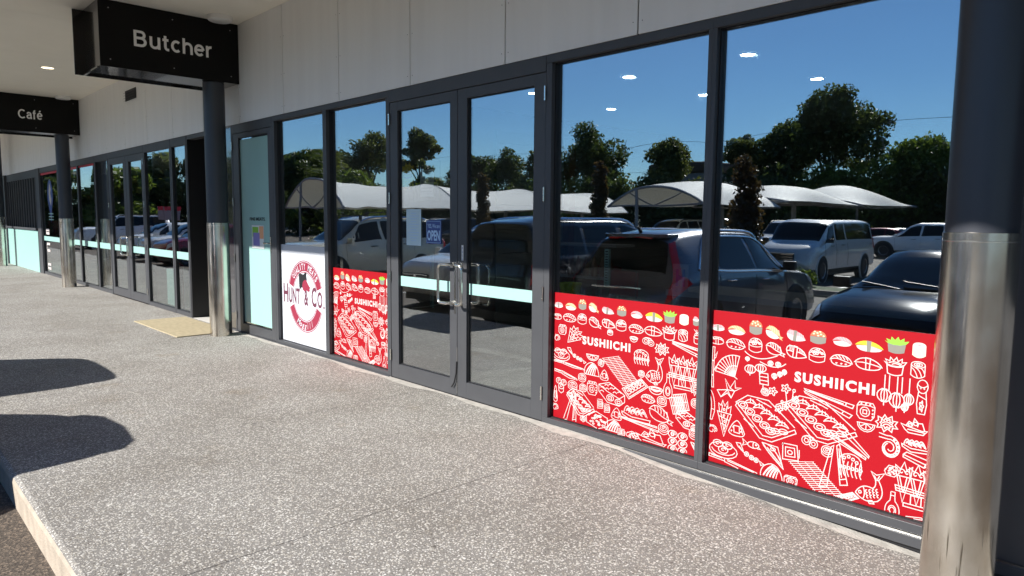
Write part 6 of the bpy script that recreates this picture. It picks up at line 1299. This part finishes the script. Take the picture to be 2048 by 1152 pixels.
# power pole with lines
t = thing('power_pole', 'timber power pole with crossarm and transformer above the trees', 'pole', (-22.7, -60.5, G))
m = MB(); m.cyl((0, 0, 0), (0, 0, 10.6), .17, .11, n=12); m.build('post', 'timberpole', t, smooth=True)
m = MB(); m.box(-.95, .95, -.06, .06, 9.9, 10.02); m.build('crossarm', 'timberpole', t)
m = MB(); m.cyl((.3, 0, 7.9), (.3, 0, 8.8), .28, n=14); m.build('transformer', 'galv', t, smooth=True)
for x in (-.85, -.4, .4, .85): m = MB(); m.lathe([(0, .2), (.05, .18), (.06, .05), (.04, 0)], 8, c=(x, 0, 10.02)); m.build('insulator', 'galv', t)
for zz in (10.15, 7.4):
    m = MB(); m.tube([(60, -4, zz), (30, -2, zz - .6), (0, 0, zz), (-30, 2, zz - .6), (-60, 4, zz)], .018, 5); m.build('cable', 'trim', t)
# low buildings behind the trees
t = thing('low_building', 'low brown brick building with a pale metal roof behind the right sails', 'building', (-19.5, -68, G))
m = MB(); m.box(-13, 9, -4, 4, 0, 5.2); m.build('wall', 'brick', t)
m = MB(); m.add([(-13.6, -4.6, 5.2), (9.6, -4.6, 5.2), (9.6, 4.8, 5.6), (-13.6, 4.8, 5.6), (-13.6, -4.6, 5.35), (9.6, -4.6, 6.3), (9.6, 4.8, 5.85), (-13.6, 4.8, 5.75)], [(0, 3, 2, 1), (4, 5, 6, 7), (0, 1, 5, 4), (1, 2, 6, 5), (2, 3, 7, 6), (3, 0, 4, 7)]); m.build('roof', 'roofpale', t)
for k in range(5): m = MB(); m.box(-11 + k * 4, -9.6 + k * 4, 4.0, 4.03, 2.2, 3.6); m.build('window', 'carglass', t)
t = thing('low_building', 'grey house end wall showing between the two trees', 'building', (-47.5, -72, G))
m = MB(); m.box(-3.5, 3.5, -4, 4, 0, 7.2); m.build('wall', 'galv', t); m = MB(); m.box(-3.8, 3.8, -4.3, 4.3, 7.2, 8.6); m.build('roof', 'brick', t, bevel=.3)
# dark palisade fence along the back
t = thing('boundary_fence', 'dark metal rail fence along the back of the car park', 'fence', (0, -55, G))
m = MB(); m.box(-60, 2, -.03, .03, 1.75, 1.8); m.box(-60, 2, -.03, .03, .25, .3); m.build('rail', 'trim', t)
m = MB()
for k in range(410): m.box(-60 + k * .15, -59.975 + k * .15, -.012, .012, .1, 1.95)
tag(m.build('picket', 'trim', t), kind='stuff')
# signs and kerb island reflected in the cafe windows
for i, (x, lb) in enumerate(((-42.0, 'left one of two red and grey parking signs reflected by the cafe doors'), (-40.3, 'right one of two red and grey parking signs reflected by the cafe doors'))):
    t = thing('parking_sign', lb, 'sign', (x, -9.4, G), group='parking signs'); m = MB(); m.cyl((0, 0, 0), (0, 0, 2.3), .03, n=8); m.build('post', 'galv', t)
    m = MB(); m.box(-.02, .0, -.35, .35, 1.55, 2.3); m.build('plate', 'galv', t); m = MB(); m.box(.001, .006, -.35, .35, 2.08, 2.3); m.build('band', 'redprint', t)
m = MB(); m.box(-60, -34, -13.0, -9.0, G - .02, G + .008); tag(m.build('red_pavement', mat('red_paving', (.38, .10, .08), .8)), 'red painted crossing area at the left of the car park', kind='structure')
m = MB(); m.box(-36, -33.5, -9.6, -9.2, G, G + .12); tag(m.build('wheel_stop', 'yellow', bevel=.02), 'yellow painted kerb block by the red crossing', 'kerb block')
